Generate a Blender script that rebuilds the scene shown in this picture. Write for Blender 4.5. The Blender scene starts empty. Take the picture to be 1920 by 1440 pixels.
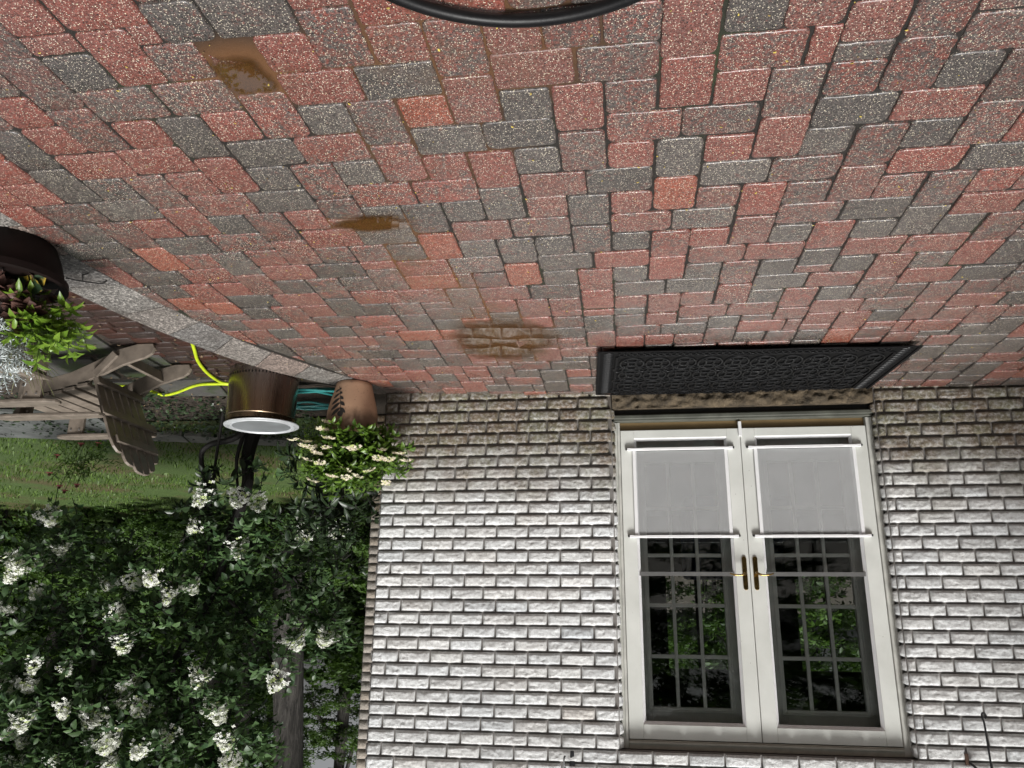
import bpy, math, random
import numpy as np
from mathutils import Vector, Matrix
random.seed(7)
RNG = np.random.default_rng(7)
R = math.radians
S = bpy.context.scene
COL = S.collection

# ------------------------------------------------------------------ camera (the phone was held upside down)
YAW, PITCH, ROLL, FPX = 0.14333, 0.28652, 0.0102, 1478.5
CAM = Vector((-1.67545, -5.28761, 1.5379))
def cam_axes():
    F = Vector((math.sin(YAW)*math.cos(PITCH), math.cos(YAW)*math.cos(PITCH), -math.sin(PITCH)))
    Rt = Vector((math.cos(YAW), -math.sin(YAW), 0)); U = Rt.cross(F)
    return Rt*math.cos(ROLL)+U*math.sin(ROLL), -Rt*math.sin(ROLL)+U*math.cos(ROLL), F
_R, _U, _F = cam_axes()
cam = bpy.data.objects.new('camera', bpy.data.cameras.new('camera'))
COL.objects.link(cam)
cam.matrix_world = Matrix(((-_R.x, -_U.x, -_F.x, CAM.x), (-_R.y, -_U.y, -_F.y, CAM.y), (-_R.z, -_U.z, -_F.z, CAM.z), (0, 0, 0, 1)))
cam.data.sensor_width = 36; cam.data.lens = 36*FPX/1920
cam.data.clip_start = 0.05; cam.data.clip_end = 600
S.camera = cam

# ------------------------------------------------------------------ world, sun, exposure
SUN_DIR = Vector((-0.15, -0.44, 0.86)).normalized()
W = bpy.data.worlds.new('World'); S.world = W; W.use_nodes = True
nt = W.node_tree; nt.nodes.clear()
sky = nt.nodes.new('ShaderNodeTexSky'); sky.sky_type = 'NISHITA'; sky.sun_disc = False
sky.sun_elevation = math.asin(SUN_DIR.z); sky.sun_rotation = math.atan2(SUN_DIR.x, SUN_DIR.y)
sky.air_density = 1.0; sky.dust_density = 6.0; sky.ozone_density = 0.6
hs = nt.nodes.new('ShaderNodeHueSaturation'); hs.inputs['Saturation'].default_value = 0.12
bg = nt.nodes.new('ShaderNodeBackground'); bg.inputs[1].default_value = 0.075
wo = nt.nodes.new('ShaderNodeOutputWorld')
nt.links.new(sky.outputs[0], hs.inputs['Color']); nt.links.new(hs.outputs[0], bg.inputs[0]); nt.links.new(bg.outputs[0], wo.inputs[0])
sl = bpy.data.lights.new('sun', 'SUN'); sl.energy = 3.2; sl.angle = R(16); sl.color = (1.0, 0.98, 0.955)
so = bpy.data.objects.new('sun', sl); COL.objects.link(so)
so.rotation_euler = SUN_DIR.to_track_quat('Z', 'Y').to_euler()
S.view_settings.view_transform = 'Standard'; S.view_settings.look = 'None'
S.view_settings.exposure = 0.42; S.view_settings.gamma = 1

# ------------------------------------------------------------------ node helpers
class NT:
    def __init__(s, name, disp=False):
        s.m = bpy.data.materials.new(name); s.m.use_nodes = True
        s.t = s.m.node_tree; s.t.nodes.clear()
        s.out = s.n('ShaderNodeOutputMaterial')
    def n(s, ty, **kw):
        nd = s.t.nodes.new(ty)
        for k, v in kw.items(): setattr(nd, k, v)
        return nd
    def set(s, sock, v):
        if isinstance(v, bpy.types.NodeSocket): s.t.links.new(v, sock)
        elif v is not None: sock.default_value = v
    def coord(s, scale=(1, 1, 1), rot=(0, 0, 0)):
        c = s.n('ShaderNodeTexCoord'); mp = s.n('ShaderNodeMapping')
        mp.inputs['Scale'].default_value = scale; mp.inputs['Rotation'].default_value = rot
        s.t.links.new(c.outputs['Object'], mp.inputs[0]); return mp.outputs[0]
    def noise(s, scale, detail=4, rough=0.55, co=None, dist=0):
        n = s.n('ShaderNodeTexNoise'); s.set(n.inputs['Vector'], co or s.coord())
        n.inputs['Scale'].default_value = scale; n.inputs['Detail'].default_value = detail
        n.inputs['Roughness'].default_value = rough; n.inputs['Distortion'].default_value = dist
        return n.outputs['Fac']
    def voro(s, scale, co=None, feature='F1', out='Distance'):
        n = s.n('ShaderNodeTexVoronoi', feature=feature); s.set(n.inputs['Vector'], co or s.coord())
        n.inputs['Scale'].default_value = scale; return n.outputs[out]
    def ramp(s, fac, stops, interp='LINEAR'):
        r = s.n('ShaderNodeValToRGB'); r.color_ramp.interpolation = interp
        e = r.color_ramp.elements
        while len(e) < len(stops): e.new(0.5)
        for el, (p, c) in zip(e, stops):
            el.position = p; el.color = (c, c, c, 1) if isinstance(c, (int, float)) else (*c, 1)
        s.set(r.inputs[0], fac); return r.outputs[0]
    def mix(s, f, a, b, blend='MIX'):
        m = s.n('ShaderNodeMix', data_type='RGBA', blend_type=blend); m.clamp_factor = True
        s.set(m.inputs[0], f)
        for i, v in ((6, a), (7, b)):
            s.set(m.inputs[i], (*v, 1) if isinstance(v, tuple) and len(v) == 3 else v)
        return m.outputs[2]
    def math(s, op, a, b=0.0, c=None, clamp=False):
        m = s.n('ShaderNodeMath', operation=op, use_clamp=clamp); s.set(m.inputs[0], a); s.set(m.inputs[1], b)
        if c is not None: s.set(m.inputs[2], c)
        return m.outputs[0]
    def attr(s, name, out='Color'):
        return s.n('ShaderNodeAttribute', attribute_name=name).outputs[out]
    def sep(s, v):
        x = s.n('ShaderNodeSeparateXYZ'); s.set(x.inputs[0], v); return x.outputs
    def bump(s, h, strength=0.3, dist=0.005):
        b = s.n('ShaderNodeBump'); b.inputs['Strength'].default_value = strength; b.inputs['Distance'].default_value = dist
        s.set(b.inputs['Height'], h); return b.outputs[0]
    def bsdf(s, col, rough=0.6, metal=0.0, normal=None, **kw):
        p = s.n('ShaderNodeBsdfPrincipled')
        s.set(p.inputs['Base Color'], (*col, 1) if isinstance(col, tuple) and len(col) == 3 else col)
        s.set(p.inputs['Roughness'], rough); s.set(p.inputs['Metallic'], metal)
        if normal is not None: s.set(p.inputs['Normal'], normal)
        for k, v in kw.items(): s.set(p.inputs[k.replace('_', ' ')], v)
        return p.outputs[0]
    def done(s, sh):
        s.t.links.new(sh, s.out.inputs[0]); return s.m

def simple(name, col, rough=0.6, metal=0.0, var=0.25, scale=20, bump=0.15, **kw):
    g = NT(name); n = g.noise(scale, 5)
    c = g.mix(g.ramp(n, [(0.3, 0.0), (0.7, 1.0)]), tuple(v*(1-var) for v in col), tuple(min(1, v*(1+var)) for v in col))
    return g.done(g.bsdf(c, g.math('MULTIPLY_ADD', n, 0.2, rough-0.1), metal, g.bump(g.noise(scale*6, 4), bump, 0.002), **kw))

def leafmat(name, dark, light, rough=0.42, trans=0.25, spec=0.5):
    g = NT(name)
    c = g.mix(g.attr('Rnd', 'Fac'), dark, light)
    c = g.mix(g.ramp(g.noise(9, 3), [(0.35, 0.0), (0.7, 0.45)]), c, tuple(v*0.55 for v in dark))
    p = g.bsdf(c, rough, 0, g.bump(g.noise(120, 3), 0.2, 0.002), Specular_IOR_Level=spec)
    t = g.n('ShaderNodeBsdfTranslucent'); g.set(t.inputs[0], g.mix(0.5, c, light))
    m = g.n('ShaderNodeMixShader'); m.inputs[0].default_value = trans
    g.t.links.new(p, m.inputs[1]); g.t.links.new(t.outputs[0], m.inputs[2])
    return g.done(m.outputs[0])

# ------------------------------------------------------------------ object helpers
def tag(o, label=None, cat=None, group=None, kind=None):
    if label: o['label'] = label
    if cat: o['category'] = cat
    if group: o['group'] = group
    if kind: o['kind'] = kind
    return o
def empty(name, loc=(0, 0, 0), rz=0, **kw):
    o = bpy.data.objects.new(name, None); COL.objects.link(o); o.location = loc; o.rotation_euler = (0, 0, rz)
    o.empty_display_size = 0.1
    return tag(o, **kw)
def link(name, me, mat=None, parent=None, smooth=False):
    o = bpy.data.objects.new(name, me); COL.objects.link(o)
    if mat and not me.materials: me.materials.append(mat)
    if parent: o.parent = parent
    if smooth: me.shade_smooth()
    return o
def npmesh(name, V, F, mat=None, parent=None, smooth=False, attrs=None):
    """V (n,3) array, F (m,k) array (k = 3 or 4); attrs: name -> per-vertex scalar or rgb"""
    me = bpy.data.meshes.new(name); V = np.asarray(V, np.float32); F = np.asarray(F, np.int32)
    me.vertices.add(len(V)); me.vertices.foreach_set('co', V.ravel())
    k = F.shape[1]; me.loops.add(F.size); me.loops.foreach_set('vertex_index', F.ravel())
    me.polygons.add(len(F)); me.polygons.foreach_set('loop_start', np.arange(0, F.size, k, dtype=np.int32))
    me.update(calc_edges=True)
    for an, av in (attrs or {}).items():
        av = np.asarray(av, np.float32)
        if av.ndim == 1:
            a = me.attributes.new(an, 'FLOAT', 'POINT'); a.data.foreach_set('value', av)
        else:
            a = me.attributes.new(an, 'FLOAT_COLOR', 'POINT')
            a.data.foreach_set('color', np.concatenate([av, np.ones((len(av), 1), np.float32)], 1).ravel())
    return link(name, me, mat, parent, smooth)
class MB:
    def __init__(s): s.v = []; s.f = []
    def add(s, vs, fs):
        b = len(s.v); s.v += [tuple(v) for v in vs]; s.f += [tuple(i+b for i in f) for f in fs]; return s
    def box(s, x0, x1, y0, y1, z0, z1, M=None):
        vs = [Vector((x, y, z)) for x in (x0, x1) for y in (y0, y1) for z in (z0, z1)]
        if M: vs = [M @ v for v in vs]
        return s.add(vs, [(0, 1, 3, 2), (4, 6, 7, 5), (0, 4, 5, 1), (2, 3, 7, 6), (0, 2, 6, 4), (1, 5, 7, 3)])
    def prism(s, pts, y0, y1, axis='y', M=None):
        n = len(pts)
        f = {'y': lambda a, b, t: Vector((a, t, b)), 'z': lambda a, b, t: Vector((a, b, t)), 'x': lambda a, b, t: Vector((t, a, b))}[axis]
        vs = [f(a, b, y0) for a, b in pts]+[f(a, b, y1) for a, b in pts]
        if M: vs = [M @ v for v in vs]
        fs = [tuple(range(n)), tuple(range(2*n-1, n-1, -1))]+[(i, i+n, (i+1) % n+n, (i+1) % n) for i in range(n)]
        return s.add(vs, fs)
    def lathe(s, prof, n=32, c=(0, 0, 0), cap=True):
        vs = []; fs = []
        for r, z in prof:
            for k in range(n):
                a = 2*math.pi*k/n; vs.append((c[0]+r*math.cos(a), c[1]+r*math.sin(a), c[2]+z))
        for j in range(len(prof)-1):
            for k in range(n):
                fs.append((j*n+k, j*n+(k+1) % n, (j+1)*n+(k+1) % n, (j+1)*n+k))
        if cap: fs += [tuple(range(n-1, -1, -1)), tuple(range((len(prof)-1)*n, len(prof)*n))]
        return s.add(vs, fs)
    def tube(s, pts, r, n=8, closed=False, cap=True):
        P = [Vector(p) for p in pts]; m = len(P); rr = r if isinstance(r, (list, tuple)) else [r]*m
        vs = []; fs = []; up = None
        for i in range(m):
            a = P[(i-1) % m] if (closed or i > 0) else P[i]; b = P[(i+1) % m] if (closed or i < m-1) else P[i]
            t = (b-a).normalized()
            if up is None: up = t.orthogonal().normalized()
            up = (up-t*up.dot(t)).normalized(); sd = t.cross(up)
            for k in range(n):
                an = 2*math.pi*k/n; vs.append(P[i]+(up*math.cos(an)+sd*math.sin(an))*rr[i])
        for i in range(m if closed else m-1):
            for k in range(n):
                j = (i+1) % m; fs.append((i*n+k, i*n+(k+1) % n, j*n+(k+1) % n, j*n+k))
        if cap and not closed: fs += [tuple(range(n-1, -1, -1)), tuple(range((m-1)*n, m*n))]
        return s.add(vs, fs)
    def build(s, name, mat=None, parent=None, smooth=False, bevel=0):
        me = bpy.data.meshes.new(name); me.from_pydata([tuple(v) for v in s.v], [], s.f); me.validate(); me.update()
        import bmesh
        bm = bmesh.new(); bm.from_mesh(me); bmesh.ops.recalc_face_normals(bm, faces=bm.faces); bm.to_mesh(me); bm.free()
        o = link(name, me, mat, parent)
        if smooth:
            me.shade_smooth(); me.set_sharp_from_angle(angle=R(40))
        if bevel:
            b = o.modifiers.new('Bevel', 'BEVEL'); b.width = bevel; b.segments = 2; b.limit_method = 'ANGLE'; b.angle_limit = R(50)
        return o
def each(name, mat, parent, boxes, bevel=0):
    for b in boxes: MB().box(*b).build(name, mat, parent, bevel=bevel)
def spline(pts, n=8, closed=False):
    P = [Vector(p) for p in pts]; m = len(P); out = []
    for i in range(m if closed else m-1):
        g = lambda k: P[k % m] if closed else P[max(0, min(m-1, k))]
        a, b, c, d = g(i-1), g(i), g(i+1), g(i+2)
        for k in range(n):
            t = k/n; out.append(0.5*((2*b)+(c-a)*t+(2*a-5*b+4*c-d)*t*t+(-a+3*b-3*c+d)*t**3))
    if not closed: out.append(P[-1])
    return out
def copy_tree(o, parent=None, **kw):
    c = o.copy(); COL.objects.link(c)
    if parent: c.parent = parent
    for ch in list(o.children): copy_tree(ch, c)
    return c

# ---- leaves: many small folded blades in one mesh
TPL = np.array([(0, 0, 0), (.27, .44, .07), (.27, 0, 0), (.27, -.44, .07), (.66, .40, .04), (.66, 0, -.05), (.66, -.40, .04), (1, 0, -.16)])
TF = [(0, 2, 1, 1), (0, 3, 2, 2), (1, 2, 5, 4), (2, 3, 6, 5), (4, 5, 7, 7), (5, 6, 7, 7)]
def leaf_arrays(P, D, N, L, wr):
    """P base, D direction, N upward normal (n,3); L length (n,), wr width/length"""
    D = D/np.linalg.norm(D, axis=1, keepdims=True)
    T = np.cross(N, D); T /= np.linalg.norm(T, axis=1, keepdims=True)+1e-9; N2 = np.cross(D, T)
    L = L[:, None, None]
    V = P[:, None]+L*(TPL[None, :, 0:1]*D[:, None]+TPL[None, :, 1:2]*wr*T[:, None]+TPL[None, :, 2:3]*N2[:, None])
    return V.reshape(-1, 3)
def leaf_mesh(name, P, D, N, L, wr, mat, parent=None, rnd=None):
    n = len(P); V = leaf_arrays(P, D, N, L, wr)
    tri = np.array([(0, 2, 1), (0, 3, 2), (1, 2, 5), (1, 5, 4), (2, 3, 6), (2, 6, 5), (4, 5, 7), (5, 6, 7)])
    F = (np.arange(n)[:, None, None]*8+tri[None]).reshape(-1, 3)
    if rnd is None: rnd = RNG.random(n)
    return npmesh(name, V, F, mat, parent, smooth=False, attrs={'Rnd': np.repeat(rnd, 8)})
def unit(n):
    v = RNG.normal(size=(n, 3)); return v/np.linalg.norm(v, axis=1, keepdims=True)
def vnoise(x, y, seed=0):
    """smooth value noise on numpy arrays"""
    xi = np.floor(x).astype(np.int64); yi = np.floor(y).astype(np.int64); xf = x-xi; yf = y-yi
    def h(a, b):
        n = (a*374761393+b*668265263+seed*974634777) & 0x7fffffff
        n = ((n ^ (n >> 13))*1274126177) & 0x7fffffff
        return ((n ^ (n >> 16)) & 0xffff)/65535.0
    u = xf*xf*(3-2*xf); v = yf*yf*(3-2*yf)
    return (h(xi, yi)*(1-u)+h(xi+1, yi)*u)*(1-v)+(h(xi, yi+1)*(1-u)+h(xi+1, yi+1)*u)*v
# ================================================================== PATIO
def wz(X): return float(np.interp(-X, [-2, 0, .72, 1.5, 3.4, 4.2, 6], [0, .007, .037, .064, .068, .08, .09]))
def gz(X, Y): return wz(X)*max(0.0, min(1.05, 1+Y/3.0))
LOW = -0.36
INNER = [(0.86, -5.5), (0.82, -4.0), (.79, -3.0), (.76, -2.3), (.71, -1.9), (.65, -1.62), (.58, -1.38), (.51, -1.12), (.39, -.84), (.26, -.60), (.13, -.38), (.01, -.18), (-.07, -.02)]
OUTER = [(1.22, -5.5), (1.19, -4.0), (1.16, -3.0), (1.12, -2.3), (1.075, -1.86), (.99, -1.46), (.90, -1.14), (.785, -.82), (.65, -.56), (.49, -.36), (.33, -.19), (.20, -.06), (.10, .03)]
def inner_x(Y): return float(np.interp(Y, [p[1] for p in INNER], [p[0] for p in INNER]))
# every paver: column, row (in half-paver steps), size code (width*10 + depth), colour class
PAV = [-33, -8, 32, 3, -30, -8, 23, 5, -28, -8, 23, 2, -26, -8, 22, 4, -24, -8, 22, 1, -22, -8, 23, 0, -20, -8, 23, 5, -18, -8, 22, 5, -16, -8, 23, 2, -14, -8, 32, 2,
       -11, -8, 23, 0, -9, -8, 23, 2, -7, -8, 22, 3, -5, -8, 23, 2, -3, -8, 23, 5, -1, -8, 22, 3, 1, -8, 22, 2, 3, -8, 22, 3, 5, -8, 22, 3, 7, -8, 22, 3,
       9, -8, 32, 3, 12, -8, 22, 4, 14, -8, 23, 0, 16, -8, 22, 3, 18, -8, 22, 1, 20, -8, 32, 5, 23, -8, 23, 5, 25, -8, 23, 2, 27, -8, 23, 5, 29, -8, 32, 4,
       32, -8, 32, 2, 35, -8, 32, 3, 38, -8, 22, 0, 40, -8, 22, 4, 42, -8, 32, 2, 45, -8, 32, 1, 48, -8, 22, 3, -33, -6, 32, 0, -26, -6, 23, 3, -24, -6, 22, 0,
       -18, -6, 22, 0, -14, -6, 32, 3, -7, -6, 22, 2, -1, -6, 23, 4, 1, -6, 22, 2, 3, -6, 23, 5, 5, -6, 23, 5, 7, -6, 22, 0, 9, -6, 32, 2, 12, -6, 22, 4,
       16, -6, 32, 3, 19, -6, 22, 3, 21, -6, 22, 2, 29, -6, 22, 1, 31, -6, 22, 3, 33, -6, 23, 4, 35, -6, 32, 0, 38, -6, 22, 3, 40, -6, 32, 4, 43, -6, 32, 3,
       46, -6, 23, 0, 48, -6, 22, 3, -30, -5, 23, 5, -28, -5, 22, 3, -22, -5, 22, 5, -20, -5, 22, 5, -16, -5, 22, 4, -11, -5, 23, 2, -9, -5, 22, 3, -5, -5, 23, 5,
       -3, -5, 22, 3, 14, -5, 23, 0, 23, -5, 23, 5, 25, -5, 23, 3, 27, -5, 23, 0, -33, -4, 32, 2, -24, -4, 23, 2, -18, -4, 22, 4, -14, -4, 21, 5, -12, -4, 11, 5,
       -7, -4, 22, 2, 1, -4, 22, 0, 7, -4, 32, 3, 10, -4, 22, 1, 12, -4, 22, 1, 16, -4, 32, 2, 19, -4, 22, 3, 21, -4, 22, 5, 29, -4, 22, 5, 31, -4, 23, 5,
       35, -4, 32, 2, 38, -4, 23, 3, 40, -4, 23, 5, 42, -4, 22, 1, 44, -4, 22, 5, 48, -4, 22, 3, -28, -3, 22, 4, -26, -3, 23, 5, -22, -3, 22, 3, -20, -3, 22, 5,
       -16, -3, 22, 0, -14, -3, 32, 0, -9, -3, 21, 3, -3, -3, 21, 2, -1, -3, 22, 2, 3, -3, 23, 3, 5, -3, 22, 2, 33, -3, 22, 4, 46, -3, 23, 3, -33, -2, 22, 3,
       -31, -2, 32, 2, -18, -2, 22, 3, -11, -2, 22, 4, -9, -2, 32, 5, -6, -2, 21, 0, -4, -2, 32, 0, 1, -2, 22, 3, 7, -2, 32, 3, 10, -2, 32, 5, 13, -2, 32, 2,
       16, -2, 23, 3, 18, -2, 32, 2, 21, -2, 23, 0, 23, -2, 32, 4, 26, -2, 32, 5, 29, -2, 23, 3, 35, -2, 32, 3, 42, -2, 22, 3, 44, -2, 23, 3, 48, -2, 23, 4,
       -28, -1, 23, 3, -24, -1, 23, 5, -22, -1, 23, 0, -20, -1, 23, 3, -16, -1, 21, 0, -14, -1, 23, 0, -12, -1, 11, 0, -6, -1, 23, 3, -1, -1, 21, 0, 5, -1, 21, 3,
       31, -1, 23, 2, 33, -1, 22, 2, 38, -1, 23, 5, 40, -1, 23, 2, -33, 0, 23, 5, -31, 0, 32, 3, -26, 0, 23, 5, -18, 0, 23, 3, -16, 0, 22, 5, -12, 0, 22, 3,
       -10, 0, 23, 2, -8, 0, 22, 0, -4, 0, 22, 2, -2, 0, 23, 3, 0, 0, 22, 0, 2, 0, 22, 3, 4, 0, 22, 3, 6, 0, 23, 0, 8, 0, 22, 5, 10, 0, 22, 2,
       12, 0, 21, 0, 14, 0, 21, 3, 18, 0, 32, 4, 23, 0, 32, 0, 26, 0, 32, 2, 35, 0, 32, 1, 42, 0, 23, 3, 46, 0, 23, 3, 12, 1, 22, 0, 14, 1, 22, 3,
       16, 1, 21, 3, 21, 1, 22, 5, 29, 1, 23, 0, 33, 1, 23, 0, 44, 1, 23, 0, 48, 1, 22, 3, -31, 2, 32, 4, -28, 2, 22, 4, -24, 2, 22, 0, -22, 2, 22, 3,
       -20, 2, 22, 0, -16, 2, 32, 3, -13, 2, 32, 3, -8, 2, 32, 0, -5, 2, 32, 5, 0, 2, 32, 0, 3, 2, 32, 3, 8, 2, 32, 2, 11, 2, 12, 0, 16, 2, 32, 3,
       19, 2, 22, 2, 23, 2, 22, 3, 25, 2, 22, 3, 27, 2, 23, 5, 31, 2, 22, 3, 35, 2, 32, 5, 38, 2, 22, 2, 40, 2, 23, 5, -33, 3, 23, 0, -26, 3, 23, 2,
       -18, 3, 23, 3, -10, 3, 23, 2, -2, 3, 23, 2, 6, 3, 23, 0, 12, 3, 21, 4, 14, 3, 23, 3, 21, 3, 22, 0, 42, 3, 22, 3, 46, 3, 23, 3, 48, 3, 22, 2,
       -31, 4, 23, 2, -29, 4, 32, 5, -24, 4, 22, 1, -22, 4, 23, 5, -20, 4, 22, 0, -16, 4, 22, 0, -14, 4, 23, 5, -12, 4, 22, 0, -8, 4, 22, 5, -6, 4, 23, 3,
       -4, 4, 22, 1, 0, 4, 22, 5, 2, 4, 23, 0, 4, 4, 22, 3, 8, 4, 22, 0, 10, 4, 23, 3, 12, 4, 22, 3, 16, 4, 22, 5, 18, 4, 23, 3, 20, 4, 12, 3,
       23, 4, 22, 3, 25, 4, 22, 0, 29, 4, 32, 3, 32, 4, 23, 5, 34, 4, 22, 2, 36, 4, 23, 3, 38, 4, 22, 2, 44, 4, 23, 0, 21, 5, 23, 0, 27, 5, 23, 3,
       40, 5, 23, 2, 42, 5, 22, 3, 48, 5, 22, 2, -33, 6, 23, 2, -29, 6, 22, 3, -27, 6, 32, 0, -24, 6, 22, 0, -20, 6, 32, 0, -17, 6, 32, 0, -12, 6, 32, 5,
       -9, 6, 32, 2, -4, 6, 32, 5, -1, 6, 32, 5, 4, 6, 32, 2, 7, 6, 32, 3, 12, 6, 32, 5, 15, 6, 32, 2, 20, 6, 12, 2, 23, 6, 23, 1, 25, 6, 23, 2,
       29, 6, 32, 3, 34, 6, 22, 4, 38, 6, 23, 0, 46, 6, 22, 0, -31, 7, 22, 5, -22, 7, 23, 5, -14, 7, 23, 0, -6, 7, 23, 2, 2, 7, 23, 3, 10, 7, 23, 0,
       18, 7, 23, 3, 32, 7, 22, 0, 36, 7, 23, 2, 42, 7, 23, 2, 44, 7, 23, 0, 48, 7, 22, 0, -29, 8, 23, 0, -27, 8, 32, 0, -24, 8, 22, 0, -20, 8, 22, 4,
       -18, 8, 23, 3, -16, 8, 22, 2, -12, 8, 22, 5, -10, 8, 23, 3, -8, 8, 22, 5, -4, 8, 22, 2, -2, 8, 23, 0, 0, 8, 22, 5, 4, 8, 22, 0, 6, 8, 23, 5,
       8, 8, 22, 0, 12, 8, 22, 5, 14, 8, 23, 3, 16, 8, 22, 5, 20, 8, 22, 0, 22, 8, 12, 4, 27, 8, 32, 4, 30, 8, 23, 0, 34, 8, 22, 3, 40, 8, 23, 2,
       46, 8, 22, 0, -33, 9, 22, 3, -31, 9, 23, 1, 23, 9, 22, 3, 25, 9, 23, 5, 32, 9, 23, 3, 38, 9, 22, 3, 48, 9, 23, 3, -27, 10, 32, 0, -24, 10, 32, 3,
       -21, 10, 32, 4, -16, 10, 32, 2, -13, 10, 32, 5, -8, 10, 32, 2, -5, 10, 32, 2, 0, 10, 32, 2, 3, 10, 32, 5, 8, 10, 32, 5, 11, 10, 32, 3, 16, 10, 32, 0,
       19, 10, 32, 5, 22, 10, 12, 5, 27, 10, 32, 3, 34, 10, 23, 0, 36, 10, 22, 0, 42, 10, 23, 5, 44, 10, 22, 5, 46, 10, 23, 3, -33, 11, 22, 2, -29, 11, 22, 4,
       -18, 11, 23, 2, -10, 11, 22, 3, -2, 11, 23, 4, 6, 11, 23, 1, 14, 11, 23, 2, 23, 11, 23, 3, 30, 11, 23, 1, 38, 11, 23, 0, 40, 11, 23, 2, -31, 12, 22, 3,
       -27, 12, 32, 3, -24, 12, 22, 4, -22, 12, 23, 3, -20, 12, 22, 2, -16, 12, 22, 5, -14, 12, 23, 3, -12, 12, 22, 2, -8, 12, 22, 5, -6, 12, 23, 4, -4, 12, 22, 5,
       0, 12, 22, 2, 2, 12, 23, 4, 4, 12, 22, 0, 8, 12, 22, 2, 10, 12, 23, 0, 12, 12, 22, 3, 16, 12, 22, 2, 18, 12, 23, 3, 20, 12, 22, 2, 22, 12, 12, 2,
       25, 12, 22, 3, 27, 12, 32, 2, 32, 12, 23, 2, 36, 12, 22, 2, 44, 12, 22, 5, 48, 12, 22, 3, -33, 13, 22, 5, -29, 13, 23, 2, -10, 13, 21, 2, 34, 13, 23, 4,
       42, 13, 23, 2, 46, 13, 22, 0, -31, 14, 23, 0, -27, 14, 32, 4, -24, 14, 22, 4, -20, 14, 32, 4, -17, 14, 32, 3, -12, 14, 32, 0, -9, 14, 32, 4, -4, 14, 32, 2,
       -1, 14, 32, 3, 4, 14, 32, 2, 7, 14, 32, 4, 12, 14, 32, 3, 15, 14, 32, 5, 20, 14, 32, 0, 23, 14, 32, 5, 26, 14, 22, 2, 28, 14, 22, 3, 30, 14, 23, 3,
       36, 14, 32, 3, 39, 14, 32, 4, 44, 14, 22, 2, 48, 14, 23, 4, -33, 15, 22, 2, -22, 15, 23, 1, -14, 15, 23, 2, -6, 15, 23, 1, 2, 15, 23, 4, 10, 15, 23, 2,
       18, 15, 23, 5, 32, 15, 22, 2, 46, 15, 23, 2, -29, 16, 32, 4, -26, 16, 21, 2, -24, 16, 22, 4, -20, 16, 22, 2, -18, 16, 23, 4, -16, 16, 22, 2, -12, 16, 22, 3,
       -10, 16, 22, 3, -8, 16, 22, 4, -4, 16, 22, 4, -2, 16, 23, 4, 0, 16, 22, 5, 4, 16, 22, 5, 6, 16, 23, 2, 8, 16, 22, 0, 12, 16, 22, 5, 14, 16, 23, 2,
       16, 16, 22, 5, 20, 16, 22, 5, 22, 16, 23, 3, 24, 16, 22, 2, 26, 16, 23, 5, 28, 16, 22, 0, 34, 16, 32, 4, 37, 16, 32, 1, 40, 16, 32, 5, 43, 16, 32, 1,
       -33, 17, 22, 3, -31, 17, 23, 4, -26, 17, 23, 0, 30, 17, 22, 3, 32, 17, 23, 0, 48, 17, 22, 3, -29, 18, 32, 3, -24, 18, 32, 4, -21, 18, 32, 2, -16, 18, 32, 0,
       -13, 18, 32, 4, -10, 18, 21, 0, -8, 18, 32, 2, -5, 18, 32, 3, 0, 18, 32, 4, 3, 18, 32, 0, 8, 18, 32, 2, 11, 18, 32, 2, 16, 18, 32, 0, 19, 18, 32, 2,
       24, 18, 21, 3, 28, 18, 23, 4, 34, 18, 23, 2, 36, 18, 22, 1, 38, 18, 32, 0, 41, 18, 32, 5, 44, 18, 23, 3, 46, 18, 22, 2, -33, 19, 23, 3, -18, 19, 23, 2,
       -10, 19, 23, 3, -2, 19, 23, 1, 6, 19, 23, 0, 14, 19, 22, 5, 22, 19, 23, 0, 24, 19, 23, 5, 26, 19, 23, 3, 30, 19, 22, 0, 48, 19, 23, 5, -31, 20, 23, 0,
       -29, 20, 32, 5, -26, 20, 21, 4, -24, 20, 22, 4, -22, 20, 23, 2, -20, 20, 22, 0, -16, 20, 22, 4, -14, 20, 23, 3, -12, 20, 22, 4, -8, 20, 32, 1, -5, 20, 12, 3,
       -4, 20, 22, 3, 0, 20, 22, 4, 2, 20, 23, 2, 4, 20, 22, 4, 8, 20, 22, 4, 10, 20, 23, 3, 12, 20, 22, 5, 16, 20, 22, 5, 18, 20, 23, 0, 20, 20, 22, 4,
       32, 20, 22, 0, 36, 20, 32, 2, 39, 20, 22, 2, 41, 20, 32, 1, 46, 20, 23, 5, -26, 21, 23, 2, 14, 21, 21, 2, 28, 21, 23, 0, 30, 21, 22, 2, 34, 21, 23, 3,
       44, 21, 22, 5, -33, 22, 22, 2, -29, 22, 32, 2, -24, 22, 22, 1, -20, 22, 32, 5, -17, 22, 32, 0, -12, 22, 32, 2, -9, 22, 32, 2, -6, 22, 23, 3, -4, 22, 32, 2,
       -1, 22, 32, 4, 4, 22, 32, 4, 7, 22, 32, 5, 12, 22, 32, 5, 15, 22, 32, 2, 20, 22, 32, 0, 23, 22, 32, 5, 26, 22, 21, 3, 32, 22, 22, 2, 36, 22, 32, 3,
       39, 22, 23, 3, 41, 22, 32, 2, 48, 22, 22, 3, -31, 23, 22, 0, -22, 23, 22, 1, -14, 23, 23, 4, 2, 23, 23, 0, 10, 23, 23, 2, 18, 23, 23, 3, 26, 23, 23, 3,
       30, 23, 22, 0, 44, 23, 22, 2, 46, 23, 23, 4, -33, 24, 22, 0, -29, 24, 32, 0, -26, 24, 22, 3, -24, 24, 22, 3, -20, 24, 22, 5, -18, 24, 23, 2, -16, 24, 22, 0,
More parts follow.
